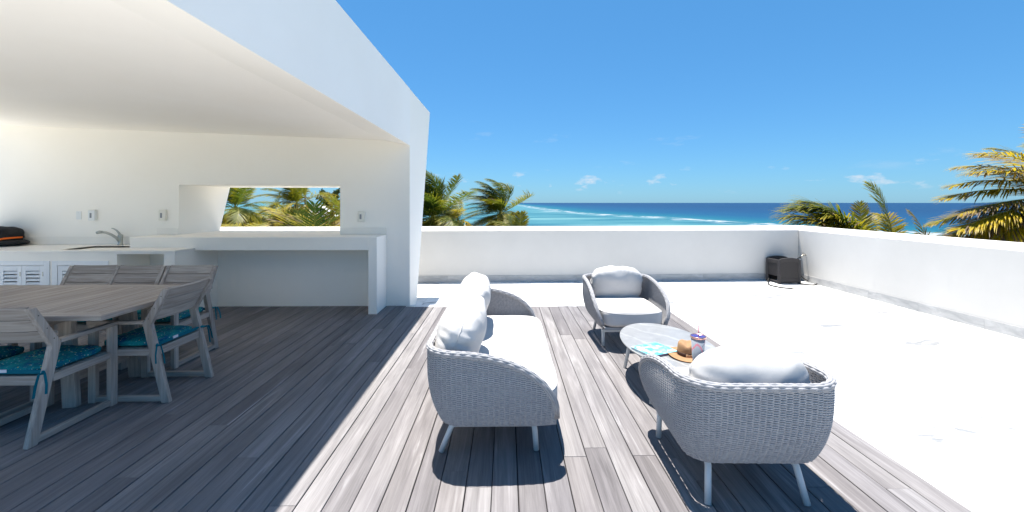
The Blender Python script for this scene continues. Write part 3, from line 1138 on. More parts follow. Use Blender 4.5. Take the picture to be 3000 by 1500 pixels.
# ================================================================ DINING SET
def make_dining_table():
    x1, x0 = -2.722, -5.10
    y0, y1 = at_z(200, 925.5, 0.74).y, at_z(200, 835, 0.74).y
    cx, cy = (x0 + x1) / 2, (y0 + y1) / 2
    e = empty('dining_table', (cx, cy, 0))
    tag(e, 'long weathered grey teak dining table with slatted top on trestle legs', 'table')
    hx, hy = (x1 - x0) / 2, (y1 - y0) / 2
    zt, th, bw = 0.74, 0.036, 0.092
    for s in (-1, 1):
        m = MB()
        ya, yb = sorted((s * hy, s * (hy - bw)))
        m.prism([(-hx, s * hy), (hx, s * hy), (hx - bw, s * (hy - bw)), (-hx + bw, s * (hy - bw))], lambda u, v, a: (u, v, a), zt - th, zt)
        m.build('border_rail', M['teak_x'], e, bevel=0.003, seg=1)
        m = MB()
        m.prism([(s * hx, -hy), (s * hx, hy), (s * (hx - bw), hy - bw), (s * (hx - bw), -hy + bw)], lambda u, v, a: (u, v, a), zt - th, zt)
        m.build('border_rail', M['teak_y'], e, bevel=0.003, seg=1)
    nsl = 24
    wi = 2 * (hx - bw)
    pit = wi / nsl
    m = MB(); m.box(-pit / 2 + .0032, pit / 2 - .0032, -hy + bw + .001, hy - bw - .001, zt - 0.028, zt - 0.001)
    src = None
    for k in range(nsl):
        if src is None:
            src = m.build('top_slat', M['teak_y'], e, bevel=0.002, seg=1); o = src
        else:
            o = inst(src, e)
        o.location = (-wi / 2 + pit * (k + .5), 0, random.uniform(-.0008, .0004))
    # aprons and trestles
    for s in (-1, 1):
        m = MB(); m.box(-hx + .30, hx - .30, s * .26 - .02, s * .26 + .02, zt - th - .06, zt - th - .001)
        m.build('apron', M['teak_x'], e, bevel=0.002, seg=1)
        lx = s * (hx - 0.50)
        m = MB(); m.box(lx - .03, lx + .03, -hy + .10, hy - .10, zt - th - .065, zt - th - .002)
        m.build('cross_rail', M['teak_y'], e, bevel=0.002, seg=1)
        for t in (-1, 1):
            m = MB(); m.bar((lx + s * 0.035, t * .275, 0.001), (lx - s * 0.02, t * .255, zt - th - .066), .10, .045, side=(0.98, 0, 0.0))
            m.build('leg', M['teak_z'], e, bevel=0.003, seg=1)
        m = MB(); m.box(lx - .02, lx + .02, -.225, .225, .17, .25)
        m.build('stretcher', M['teak_y'], e, bevel=0.002, seg=1)
    m = MB(); m.box(-hx + .54, hx - .54, -.03, .03, .185, .235)
    m.build('stretcher', M['teak_x'], e, bevel=0.002, seg=1)
    return cx, cy, hx, hy


TABLE = make_dining_table()


def make_dining_chair():
    """faces +y; origin on the floor under the seat"""
    e = empty('dining_chair')
    W = 0.232
    foot, kink, topp = (-0.285, 0.0), (-0.145, 0.60), (-0.285, 0.855)
    for s in (-1, 1):
        m = MB()
        # rear post: one bent profile with the kink at arm height
        prof = [(foot[0] - .028, 0.001), (foot[0] + .030, 0.001), (kink[0] + .030, kink[1] - .005), (topp[0] + .020, topp[1]), (topp[0] - .020, topp[1] - .008), (kink[0] - .030, kink[1] - .012)]
        m.prism(prof, lambda u, v, a: (a, u, v), s * W - .018, s * W + .018)
        m.build('rear_post', M['teak_z'], e, bevel=0.003, seg=1)
        m = MB(); m.box(s * W - .0175, s * W + .0175, .232, .288, 0.001, .588)
        m.build('front_leg', M['teak_z'], e, bevel=0.003, seg=1)
        m = MB(); m.box(s * W - .022, s * W + .022, kink[0] + .024, .296, .589, .615)
        m.build('arm_rest', M['teak_y'], e, bevel=0.003, seg=1)
        m = MB(); m.box(s * W - .0165, s * W + .0165, foot[0] + .026, .231, 0.012, .050)
        m.build('runner', M['teak_y'], e, bevel=0.002, seg=1)
        m = MB(); m.box(s * W - .016, s * W + .016, -.165, .231, .355, .402)
        m.build('seat_rail', M['teak_y'], e, bevel=0.002, seg=1)
        for q in (.12, .42, .78):
            yy = kink[0] + (topp[0] - kink[0]) * q; zz = kink[1] + (topp[1] - kink[1]) * q
            m = MB(); m.tube([(s * (W + .0185), yy, zz), (s * (W + .0170), yy, zz)], .004, 8)
            m.build('screw', M['screw'], e)
    m = MB(); m.box(-W + .019, W - .019, -.205, -.168, .345, .402)
    m.build('seat_rail', M['teak_x'], e, bevel=0.002, seg=1)
    m = MB(); m.box(-W + .019, W - .019, .236, .262, .345, .402)
    m.build('seat_rail', M['teak_x'], e, bevel=0.002, seg=1)
    sl = MB(); sl.box(-W + .02, W - .02, -.031, .031, .386, .403)
    src = None
    for k in range(6):
        if src is None: src = sl.build('seat_slat', M['teak_x'], e, bevel=0.002, seg=1); o = src
        else: o = inst(src, e)
        o.location = (0, -.125 + k * .066, 0)
    d = Vector((0, topp[0] - kink[0], topp[1] - kink[1])).normalized()
    L = math.hypot(topp[0] - kink[0], topp[1] - kink[1])
    nrm = Vector((0, -d.z, d.y))
    src = None
    for k in range(3):
        c = Vector((0, kink[0], kink[1])) + d * (0.012 + (k + .5) * (L - 0.010) / 3)
        m = MB()
        N = 8                              # boards bow slightly backwards
        h = (L - 0.010) / 6 - .0026
        for i in range(N + 1):
            x = (-1 + 2 * i / N) * (W - .0185)
            bow = nrm * (0.012 * (1 - (2 * i / N - 1) ** 2))
            for a, b in ((-1, -1), (1, -1), (1, 1), (-1, 1)):
                m.v.append(tuple(Vector((x, c.y, c.z)) + d * (a * h) + nrm * (b * .0095) + bow))
        for i in range(N):
            for q in range(4):
                r = (q + 1) % 4
                m.f.append((i * 4 + q, i * 4 + r, i * 4 + 4 + r, i * 4 + 4 + q))
        m.f += [(3, 2, 1, 0), tuple(N * 4 + i for i in range(4))]
        m.build('back_slat', M['teak_x'], e)

    def pad(a, b, c, x, y, z):
        z = z * (1.0 - 0.35 * max(abs(a), abs(b)) ** 6) + .004 * noise.noise((a * 4, b * 4, c))
        return x, y + .028, z + .434
    cu = rounded_solid(0.435, 0.435, 0.066, 5.5, 14, fn=pad).build('cushion', M['teal_print'], e, smooth=True)
    m = MB(); m.box(-.215, .215, -.196, -.188, .414, .440)
    m.build('border', M['teal_plain'], cu, bevel=.003)
    m = MB(); m.box(-.06, -.01, -.199, -.195, .424, .443)
    m.build('care_tag', M['white_tag'], cu)
    for s in (-1, 1):
        m = MB()
        x = s * .236
        m.tube([(x - s * .03, -.19, .432), (x, -.215, .434), (x + s * .02, -.228, .430)], [.007, .010, .008], 6)
        for k, (dx, dy, dz) in enumerate(((.045, -.03, -.115), (-.012, -.05, -.135))):
            a = Vector((x + s * .02, -.228, .430))
            pts = [a, a + Vector((s * dx * .45, dy * .5, .004)), a + Vector((s * dx * .9, dy * .8, dz * .5)), a + Vector((s * dx, dy, dz))]
            for p0, p1 in zip(pts[:-1], pts[1:]):
                m.bar(p0, p1, .013, .003, side=(0.3, 1, 0))
        m.build('tie', M['teal_plain'], cu)
    return e


def place_chairs():
    proto = make_dining_chair()
    grp = 'teak dining chairs round the table'
    near = at_z(76, 1316)
    spots = [
        ((-3.145, near.y + 0.30), 0, 'grey teak armchair with teal cushion on the table side away from the kitchen'),
        ((-2.83, 3.475), R(90), 'grey teak armchair with teal cushion at the head of the dining table'),
        ((-3.225, 4.16), R(180), 'grey teak armchair on the kitchen side of the table, in front of the bar recess'),
        ((-3.740, 4.16), R(180), 'grey teak armchair on the kitchen side, middle one, in front of the open niche'),
        ((-4.215, 4.175), R(181), 'grey teak armchair on the kitchen side, in front of the louvred cabinet'),
        ((-3.70, near.y + 0.30), R(-2), 'grey teak armchair away from the kitchen, tucked in farther along the table'),
    ]
    for i, ((x, y), rz, lab) in enumerate(spots):
        o = proto if i == 0 else copy_tree(proto)
        o.location = (x, y, 0.0015)
        o.rotation_euler = (0, 0, rz)
        tag(o, lab, 'chair', grp)


place_chairs()

# ================================================================ LOUNGE SET
class Shell:
    """woven tub: open front at +y, back at -y"""

    def __init__(self, W, yb, yf, zb, zr, r=0.20, rake=0.0):
        self.hw, self.yb, self.yf, self.rake = W / 2, yb, yf, rake
        self.zb, self.zr, self.r = zb, zr, r
        self.a = self.yf - (self.yb + r)          # straight side
        self.q = math.pi / 2 * r                  # corner arc
        self.c = W - 2 * r                        # back
        self.L = 2 * self.a + 2 * self.q + self.c

    def plan(self, s):
        """point on the outline and its outward normal"""
        hw, yb, yf, r = self.hw, self.yb, self.yf, self.r
        if s < self.a:
            return Vector((-hw, yf - s, 0)), Vector((-1, 0, 0))
        s -= self.a
        if s < self.q:
            an = s / r
            n = Vector((-math.cos(an), -math.sin(an), 0))
            return Vector((-hw + r, yb + r, 0)) + n * r, n
        s -= self.q
        if s < self.c:
            return Vector((-hw + r + s, yb, 0)), Vector((0, -1, 0))
        s -= self.c
        if s < self.q:
            an = s / r
            n = Vector((math.sin(an), -math.cos(an), 0))
            return Vector((hw - r, yb + r, 0)) + n * r, n
        s -= self.q
        return Vector((hw, yb + r + s, 0)), Vector((1, 0, 0))

    def top(self, s):
        p, n = self.plan(s)
        y0 = self.yb + 0.10
        q = min(max((p.y - y0) / (self.yf - y0), 0), 1)
        zf = self.zb + 0.035
        return zf + (self.zr - zf) * max(1 - q ** 2.35, 0) ** (1 / 2.35)

    def pos(self, s, z, off=0.0):
        p, n = self.plan(s)
        v = min(max((z - self.zb) / (self.zr - self.zb), 0), 1)
        ins = 0.075 * (1 - v) ** 3.4 + 0.012 * v ** 3
        # the fronts of the arms turn in a little
        ins += self.rake * max(0.0, -n.y) * (1 - v)        # the back leans outwards
        if abs(n.x) > .9:
            k = max(0, (p.y - self.yf + 0.18) / 0.18)
            ins += 0.018 * k * k
        q = p - n * (ins - off)
        q.z = z
        return q, n

    def weave(self, stake=0.0300, dz=0.0060):
        m = MB()
        ns = int(self.L / stake)
        stake = self.L / ns
        rows = int((self.zr - self.zb) / dz)
        K = 6
        for i in range(rows):
            z = self.zb + 0.008 + i * dz
            run = []
            tot = ns * 4
            runs = []
            for k in range(tot + 1):
                s = min(self.L * k / tot, self.L - 1e-4)
                if z < self.top(s) - 0.004: run.append(s)
                else:
                    if len(run) > 3: runs.append(run)
                    run = []
            if len(run) > 3: runs.append(run)
            for run in runs:
                base = len(m.v)
                for s in run:
                    ph = math.sin(math.pi * s / stake + math.pi * i)
                    off = 0.0042 * ph
                    zz = z + 0.0012 * noise.noise((s * 9, i * 3.1, self.hw)) 
                    p, n = self.pos(s, zz, off)
                    for k in range(K):
                        an = 2 * math.pi * k / K
                        m.v.append(tuple(p + n * (math.cos(an) * 0.0038) + Vector((0, 0, math.sin(an) * 0.0050))))
                for j in range(len(run) - 1):
                    for k in range(K):
                        k2 = (k + 1) % K
                        m.f.append((base + j * K + k, base + j * K + k2, base + (j + 1) * K + k2, base + (j + 1) * K + k))
        return m, stake, ns

    def stakes(self, stake, ns):
        m = MB()
        for j in range(ns):
            s = (j + 0.5 - 0.5) * stake + 1e-3
            zt = self.top(s)
            zs = [self.zb + 0.004 + (zt - self.zb - 0.004) * k / 5 for k in range(6)]
            if zt - self.zb < 0.05: continue
            m.tube([self.pos(s, z)[0] for z in zs], 0.0036, 5, caps=False)
        return m

    def rim(self):
        """thick edge: strands laid side by side over the rim, weaving in and out like bricks"""
        m = MB()
        st = 0.0300
        N = int(self.L / st) * 4
        for k, an in enumerate((-0.75, 0.05, 0.80, 1.55, 2.35, 3.15, 3.9)):
            path = []
            for i in range(N + 1):
                s = min(self.L * i / N, self.L - 1e-4)
                z = self.top(s)
                p, n = self.pos(s, z, 0.004)
                sa, sb = max(s - .01, 0), min(s + .01, self.L - 1e-4)
                t = (self.pos(sb, self.top(sb))[0] - self.pos(sa, self.top(sa))[0]).normalized()
                u = t.cross(n).normalized()
                if u.z < 0: u = -u
                rr = 0.0142 + 0.0017 * math.sin(math.pi * s / st + math.pi * k)
                path.append(p - n * 0.010 + n * (math.cos(an) * rr) + u * (math.sin(an) * rr))
            m.tube(path, 0.0070, 6)
        return m

    def floor(self):
        m = MB()
        ring = []
        N = 48
        for k in range(N + 1):
            s = min(self.L * k / N, self.L - 1e-4)
            p, n = self.pos(s, self.zb, -0.004)
            ring.append((p.x, p.y))
        m.prism(ring, lambda u, v, a: (u, v, a), self.zb - 0.004, self.zb + 0.022)
        return m


def seat_fn(seed, crown=0.16, zc=0.0, yc=0.0, xc=0.0, lean=0.0, wr=0.006, tilt=0.0):
    def fn(a, b, c, x, y, z):
        r2 = min(1.0, max(abs(a), abs(b)) ** 2)
        z = z * (1 + crown * (1 - r2))
        edge = max(abs(a), abs(b)) ** 5
        w = noise.noise((a * 2.2 + seed, b * 2.2, c * 1.5 + seed * 2))
        w2 = noise.noise((26 * math.atan2(b, a) / math.pi + seed, c * 1.2, seed)) * edge * 0.9 * min(1.0, wr / .006)
        k = wr * (w + w2)
        x += k * a; y += k * b; z += k * (1 if c >= 0 else -1)
        if lean:
            ca, sa = math.cos(lean), math.sin(lean)
            x, y, z = x, y * ca - z * sa, y * sa + z * ca
        return x + xc, y + yc, z + zc
    return fn


def seam(w, d, t, p, fn, r=0.0035, cc=0.0, n=72):
    """piping round the edge of a cushion"""
    pts = []
    for k in range(n + 1):
        an = 2 * math.pi * k / n
        ca, sa = math.cos(an), math.sin(an)
        kk = (abs(ca) ** p + abs(sa) ** p + abs(cc) ** p) ** (1 / p)
        a, b, c = ca / kk, sa / kk, cc / kk
        pts.append(fn(a * 1.002, b * 1.002, c, a * w / 2 * 1.002, b * d / 2 * 1.002, c * t / 2))
    m = MB()
    m.tube(pts, r, 6, caps=False)
    return m


def leg_tube(e, pts, r=0.0165):
    m = MB()
    m.tube(pts, r, 14)
    return m.build('leg', M['leg_paint'], e, smooth=True, bevel=0)


def shell_parts(e, sh):
    m, st, ns = sh.weave()
    w = m.build('rope_weave', M['rope'], e, smooth=True)
    w['kind'] = 'stuff'
    sh.stakes(st, ns).build('stakes', M['rope'], w, smooth=True)['kind'] = 'stuff'
    sh.rim().build('rope_rim', M['rope'], e, smooth=True)
    sh.floor().build('seat_base', M['under_frame'], e)


def make_armchair():
    e = empty('lounge_armchair')
    W, D = 0.795, 0.80
    sh = Shell(W, -0.455, 0.40, 0.208, 0.625, 0.20, 0.045)
    shell_parts(e, sh)
    # frame and legs
    fz = 0.160
    for s in (-1, 1):
        leg_tube(e, [(s * .20, -.20, .198), (s * .215, -.255, .184), (s * .222, -.285, .166), (s * .245, -.335, 0.002)])
        leg_tube(e, [(s * .285, .262, fz), (s * .285, .268, .12), (s * .288, .275, 0.002)])
        m = MB(); m.tube([(s * .25, .256, fz + .002), (s * .245, .235, .199)], .012, 10)
        m.build('bracket', M['leg_paint'], e, smooth=True)
    m = MB(); m.box(-.302, .302, .246, .279, fz - .014, fz + .014)
    m.build('front_bar', M['leg_paint'], e, bevel=.005)
    # cushions
    fn = seat_fn(3.1, 0.10, 0.318, 0.065, 0, wr=.003)
    seat = rounded_solid(0.64, 0.74, 0.185, 6.0, 18, fn=fn).build('seat_cushion', M['canvas'], e, smooth=True)
    seam(0.64, 0.74, 0.185, 6.0, fn, .0028, .55).build('piping', M['canvas'], seat, smooth=True)
    fb = seat_fn(8.4, 0.20, 0.545, -0.262, 0, lean=R(77), wr=.008)
    back = rounded_solid(0.60, 0.425, 0.205, 3.1, 34, fn=fb).build('back_cushion', M['canvas'], e, smooth=True)
    seam(0.60, 0.425, 0.205, 3.1, fb, .0032, 0.0).build('piping', M['canvas'], back, smooth=True)
    return e


chair1 = make_armchair()
chair1.location = (1.258, 2.435, 0)
chair1.rotation_euler = (0, 0, R(-1.5))
tag(chair1, 'grey rope-weave lounge armchair turned towards the sea, its woven back behind the hat', 'armchair', 'rope lounge armchairs')
chair2 = copy_tree(chair1)
chair2.location = (1.30, 4.73, 0)
chair2.rotation_euler = (0, 0, R(181))
for ch in chair1.children:
    if ch.name.startswith('back_cushion'): ch.location.z -= 0.012        # slumped lower in this chair
tag(chair2, 'grey rope-weave lounge armchair with its back to the sea wall, open side to the table', 'armchair', 'rope lounge armchairs')


def make_sofa():
    """built facing +y, then turned to face +x"""
    e = empty('lounge_sofa', (-0.092, 3.33, 0), R(-90))
    tag(e, 'two-seat grey rope-weave sofa with white cushions', 'sofa')
    W, D = 1.88, 0.77
    sh = Shell(W, -D / 2, D / 2, 0.210, 0.645, 0.20, 0.02)
    shell_parts(e, sh)
    for s in (-1, 1):
        x = s * .74
        leg_tube(e, [(x, -.20, .160), (x + s * .004, -.235, .154), (x + s * .012, -.298, 0.002)])
        leg_tube(e, [(x, .262, .160), (x, .268, .12), (x + s * .004, .277, 0.002)])
        m = MB(); m.tube([(x, -.20, .160), (x, .262, .160)], .0165, 14)
        m.build('cross_bar', M['leg_paint'], e, smooth=True)
        for y in (-.17, .21):
            m = MB(); m.tube([(x, y, .162), (x - s * .01, y, .202)], .012, 10)
            m.build('bracket', M['leg_paint'], e, smooth=True)
    fn = seat_fn(5.3, 0.06, 0.325, 0.06, 0, wr=.003)
    seat = rounded_solid(1.70, 0.72, 0.185, 8.0, 22, fn=fn).build('seat_cushion', M['canvas'], e, smooth=True)
    seam(1.70, 0.72, 0.185, 8.0, fn, .0028, .55, 140).build('piping', M['canvas'], seat, smooth=True)
    for k, x in enumerate((0.43, -0.43)):
        fb = seat_fn(2.0 + 4 * k, 0.22, 0.615, -0.215, x, lean=R(72), wr=.010)
        b = rounded_solid(0.82, 0.48, 0.25, 3.4, 36, fn=fb).build('back_cushion', M['canvas'], e, smooth=True)
        seam(0.82, 0.48, 0.25, 3.4, fb, .0032, 0.0).build('piping', M['canvas'], b, smooth=True)
    return e


make_sofa()

# ---- coffee table and what lies on it ---------------------------
TBL_Z = 0.34


def make_coffee_table():
    lft, far, nr, rg = at_z(1812, 985, TBL_Z), at_z(1891, 946, TBL_Z), at_z(2016, 1086, TBL_Z), at_z(2110, 1026, TBL_Z)
    a = (rg.x - lft.x) / 2 + 0.004
    b = (far.y - nr.y) / 2
    e = empty('coffee_table', ((lft.x + rg.x) / 2, (far.y + nr.y) / 2, 0))
    tag(e, 'oval pale stone-topped coffee table on grey tapered legs', 'table')
    prof = [(0.97, -0.014), (0.995, -0.010), (1.0, -0.006), (1.0, -0.002), (0.996, 0.0), (0.0, 0.0)]
    m = MB(); m.lathe([(0, -.014)] + prof, 96, (0, 0, TBL_Z), a, b)
    m.build('top', M['table_stone'], e)
    m = MB()
    m.lathe([(0.60, -.034), (0.62, -.034), (0.62, -.0145), (0.60, -.0145)], 48, (0, 0, TBL_Z), a, b)
    m.build('under_ring', M['under_frame'], e)
    for sx in (-1, 1):
        for sy in (-1, 1):
            m = MB(); m.tube([(sx * a * .56, sy * b * .52, TBL_Z - .0145), (sx * a * .70, sy * b * .60, 0.002)], [.019, .014], 14)
            m.build('leg', M['leg_paint'], e, smooth=True)
    return e


make_coffee_table()


def make_book():
    c = at_z(1916, 1024, TBL_Z + .012)
    e = empty('picture_book', (c.x, c.y, TBL_Z + .0005), R(24))
    tag(e, 'large turquoise picture book with pale title strip on the coffee table', 'book')
    w, d, t = 0.262, 0.232, 0.018
    m = MB(); m.box(-w / 2, w / 2, -d / 2, d / 2, 0, .0025); m.box(-w / 2, w / 2, -d / 2, d / 2, t - .0025, t)
    m.build('cover', M['book_cover'], e, bevel=.0006, seg=1)
    m = MB(); m.box(-w / 2 + .004, w / 2 - .004, -d / 2 + .003, d / 2 - .003, .0026, t - .0026)
    m.build('page_block', M['book_pages'], e)
    m = MB(); m.box(-w / 2 + .001, w / 2 - .001, -d / 2 - .002, -d / 2 + .0028, .0026, t - .0026)
    m.build('spine', M['book_spine'], e)
    m = MB(); m.box(-w / 2 + .030, -w / 2 + .062, -d / 2 + .030, d / 2 - .025, t + .0002, t + .0006)
    m.build('title_strip', M['book_title'], e)


make_book()
HAT = Vector((1.378, 3.225, TBL_Z + .001))


def make_hat():
    e = empty('brimmed_hat', HAT, R(-20))
    tag(e, 'tan felt brimmed hat with dark band on the coffee table', 'hat')
    rc, RB = 0.076, 0.155
    sx, sy = 0.92, 1.08
    # brim: slightly wavy disc
    m = MB()
    N, rings = 64, [rc * .96, .105, .130, .150, RB]
    for lay in (0, 1):
        for r in rings:
            for k in range(N):
                an = 2 * math.pi * k / N
                z = 0.006 + 0.010 * ((r - rc) / (RB - rc)) * (math.cos(2 * an) * .55 + .35) + (0.0032 if lay else 0)
                m.v.append((r * sx * math.cos(an), r * sy * math.sin(an), max(z, 0.0012 + (0.0032 if lay else 0))))
    nr = len(rings)
    for lay in (0, 1):
        for i in range(nr - 1):
            for k in range(N):
                k2 = (k + 1) % N
                o = lay * nr * N
                q = (o + i * N + k, o + i * N + k2, o + (i + 1) * N + k2, o + (i + 1) * N + k)
                m.f.append(q if lay == 0 else tuple(reversed(q)))
    o = nr * N
    for i in (0, nr - 1):
        for k in range(N):
            k2 = (k + 1) % N
            m.f.append((i * N + k, i * N + k2, o + i * N + k2, o + i * N + k))
    m.build('brim', M['felt'], e, smooth=True)
    # crown with a long pinch along the top
    m = MB()
    prof = [(1.0, .004), (1.0, .03), (.985, .06), (.955, .078), (.90, .093), (.80, .102), (.62, .105), (.40, .101), (.18, .097), (.03, .096)]
    n2 = 56
    for r, z in prof:
        for k in range(n2):
            an = 2 * math.pi * k / n2
            x, y = r * rc * sx * math.cos(an), r * rc * sy * math.sin(an)
            dent = 0.020 * math.exp(-(x / .024) ** 2) * max(0, (z - .075) / .04) * (1 - 0.3 * y / rc)
            pin = 1 - 0.10 * max(0, (z - .05) / .06) * max(0, -math.sin(an)) ** 2 * abs(math.cos(an)) * 2
            m.v.append((x * pin, y * pin, z - dent))
    for i in range(len(prof) - 1):
        for k in range(n2):
            k2 = (k + 1) % n2
            m.f.append((i * n2 + k, i * n2 + k2, (i + 1) * n2 + k2, (i + 1) * n2 + k))
    m.f.append(tuple((len(prof) - 1) * n2 + k for k in range(n2)))
    m.build('crown', M['felt'], e, smooth=True)
    m = MB()
    m.lathe([(rc * 1.0, .006), (rc * 1.03, .008), (rc * 1.032, .034), (rc * 1.0, .036)], 56, (0, 0, 0), sx, sy)
    band = m.build('band', M['hat_band'], e, smooth=True)
    # name badge on the band, facing the camera
    to_cam = (CAMP - HAT); to_cam.z = 0
    ang = math.atan2(to_cam.y, to_cam.x) + R(14)
    loc_an = ang - e.rotation_euler.z
    rr = rc * 1.04
    pos = Vector((rr * sx * math.cos(loc_an), rr * sy * math.sin(loc_an), .0205))
    bd = MB()
    bd.box(-.026, .026, -.001, .0025, -.0105, .0105)
    bo = bd.build('badge', M['badge'], band, bevel=.0024, seg=2)
    bo.location = pos
    bo.rotation_euler = (R(-6), 0, loc_an + R(90))
    cu = bpy.data.curves.new('badge_text', 'FONT')
    cu.body = 'Holly'
    cu.size = .0195
    cu.align_x = 'CENTER'; cu.align_y = 'CENTER'
    cu.extrude = .0004
    cu.offset = .0003
    tmp = bpy.data.objects.new('tmp', cu)
    col.objects.link(tmp)
    dg = bpy.context.evaluated_depsgraph_get()
    me = bpy.data.meshes.new_from_object(tmp.evaluated_get(dg))
    bpy.data.objects.remove(tmp)
    me.transform(Matrix.Rotation(R(90), 4, 'X'))
    me.transform(Matrix.Translation((0, -.0016, -.0005)))
    me.materials.clear(); me.materials.append(M['badge_letter'])
    lt = bpy.data.objects.new('lettering', me)
    col.objects.link(lt)
    lt.parent = band
    lt.location = pos
    lt.rotation_euler = bo.rotation_euler


make_hat()


def make_tumbler():
    e = empty('straw_tumbler', (1.358, 2.995, TBL_Z + .0005))
    tag(e, 'white marbled tumbler with purple lid and pink straw beside the hat', 'tumbler')
    m = MB(); m.lathe([(.033, 0), (.035, .003), (.047, .205), (.0445, .205), (.033, .006), (0, .006)], 32)
    m.build('cup', M['tumbler_wall'], e, smooth=True)
    m = MB(); m.lathe([(.0475, .2055), (.0530, .2065), (.0535, .214), (.0525, .2205), (.049, .2215), (.0485, .2175)], 40)
    m.build('rim', M['tumbler_rim'], e, smooth=True)
    m = MB(); m.lathe([(.0484, .2140), (.0484, .2185), (.046, .2192), (.010, .2190), (0, .2190)], 40)
    m.build('lid', M['tumbler_lid'], e, smooth=True)
    m = MB(); m.tube([(0.000, -.004, .02), (0.003, -.001, .22), (0.005, .002, .292)], .0042, 10)
    m.build('straw', M['straw'], e, smooth=True)


make_tumbler()


# ================================================================ HOSE BOX, TAP, HOSE
def make_hose_box():
    c0 = at_z(2262, 833, TZ)       # near left foot on the floor
    c = at_z(2330, 829, TZ)
    e = empty('hose_box', at_z(2296, 827, TZ) + Vector((0, .02, 0)), R(2))
    tag(e, 'dark brown woven-look resin hose box in the terrace corner', 'hose box')
    w, d, h = 0.46, 0.40, 0.475
    t = 0.028

    def arch(x):                    # long sides rise to the middle
        return h + 0.038 * (1 - (2 * x / w) ** 2)
    # corner posts
    for sx in (-1, 1):
        for sy in (-1, 1):
            m = MB()
            m.tube([(sx * (w / 2 - .024), sy * (d / 2 - .024), 0.001), (sx * (w / 2 - .020), sy * (d / 2 - .020), h * .5), (sx * (w / 2 - .024), sy * (d / 2 - .024), h - .002)], [.038, .036, .034], 4)
            m.build('corner_post', M['resin'], e, bevel=.006)
    N = 10
    for sy in (-1, 1):
        y = sy * (d / 2 - .020)
        m = MB()
        xs = [(-1 + 2 * k / N) * (w / 2 - .03) for k in range(N + 1)]
        top = [(x, arch(x)) for x in xs]
        m.prism([(x, z) for x, z in top] + [(x, z - .075) for x, z in reversed(top)], lambda u, v, a: (u, a, v), y - .017, y + .017)
        m.build('top_rail', M['resin'], e, bevel=.004, seg=1)
        m = MB()
        bot = [(x, .014 + .020 * (1 - (2 * x / w) ** 2)) for x in xs]
        m.prism([(x, z) for x, z in bot] + [(x, z + .070) for x, z in reversed(bot)], lambda u, v, a: (u, a, v), y - .016, y + .016)
        m.build('bottom_rail', M['resin'], e, bevel=.004, seg=1)
        m = MB(); m.box(-w / 2 + .045, w / 2 - .045, y - .009, y + .009, .08, h - .03)
        m.build('panel', M['resin_weave'], e)
    for sx in (-1, 1):
        x = sx * (w / 2 - .020)
        m = MB(); m.box(x - .016, x + .016, -d / 2 + .045, d / 2 - .045, h - .075, h - .004)
        m.build('top_rail', M['resin'], e, bevel=.004, seg=1)
        m = MB(); m.box(x - .016, x + .016, -d / 2 + .045, d / 2 - .045, .028, .055)
        m.build('bottom_rail', M['resin'], e, bevel=.004, seg=1)
        m = MB(); m.box(x - .009, x + .009, -d / 2 + .045, d / 2 - .045, .145 if sx < 0 else .06, h - .074)
        m.build('panel', M['resin_weave'], e)
    m = MB(); m.box(-w / 2 + .04, w / 2 - .04, -d / 2 + .04, d / 2 - .04, h * .80, h * .82)
    m.build('inner_lid', M['screw'], e)
    return e


def make_tap_and_hose():
    # tap on the side parapet
    d = ray(2361, 747)
    nr = Vector((NR.x, NR.y, 0))
    t = (Vector((PR.x, PR.y, 0)) - Vector((0, 0, 0))).dot(nr) / Vector((d.x, d.y, 0)).dot(nr)
    p = CAMP + d * t
    e = empty('garden_tap', p - nr * .002)
    tag(e, 'small brass garden tap on the white side parapet', 'tap')
    m = MB(); m.tube([(0, 0, 0), -nr * .06], .011, 10); m.tube([-nr * .055, -nr * .085 + Vector((0, 0, -.02)), -nr * .10 + Vector((0, 0, -.05))], [.013, .012, .013], 10)
    m.build('spout', M['brass'], e, smooth=True)
    m = MB(); m.tube([-nr * .055, -nr * .055 + Vector((0, 0, .035))], .006, 8); m.bar(-nr * .055 + Vector((-.0, -.03, .037)), -nr * .055 + Vector((0, .03, .037)), .012, .006, side=(0, 0, 1))
    m.build('handle', M['brass'], e)
    p0 = p - nr * .102 + Vector((0, 0, -.05))
    # supply hose: from tap down, looping on the floor to the box
    fl = TZ + 0.013
    g = lambda px, py: at_z(px, py, fl)
    b = Vector(BOX.location)
    path = [p0, p0 + Vector((-.05, -.02, -.02)) - nr * .03, p0 - nr * .13 + Vector((0, -.02, -.16)), p0 - nr * .12 + Vector((0, -.05, -.28)), p0 - nr * .03 + Vector((0, -.12, -.40)), ]
    low = g(2366, 825); low.z = fl + .02
    path += [low, g(2386, 829), g(2392, 832), g(2386, 834.5), g(2370, 834), g(2345, 831)]
    path = smooth_path(path, 8)
    m = MB(); m.tube(path, .011, 8)
    tag(m.build('garden_hose', M['hose'], smooth=True), 'dark hose hanging from the tap and looping on the floor into the box', 'hose')
    path = smooth_path([g(2256, 818) + Vector((0, 0, .07)), g(2252, 823) + Vector((0, 0, .055)), g(2250, 829) + Vector((0, 0, .01)), g(2256, 835), g(2272, 839), g(2296, 843), g(2321, 845)], 8)
    m = MB(); m.tube(path, .011, 8)
    h = m.build('garden_hose', M['hose'], smooth=True)
    tag(h, 'short grey hose end trailing from the slot at the foot of the hose box', 'hose')
    q0, q1 = Vector(path[-1]), Vector(path[-1]) + (Vector(path[-1]) - Vector(path[-3])).normalized() * .035
    m = MB(); m.tube([q0, q1], .013, 8)
    m.build('nozzle', M['brass'], h, smooth=True)


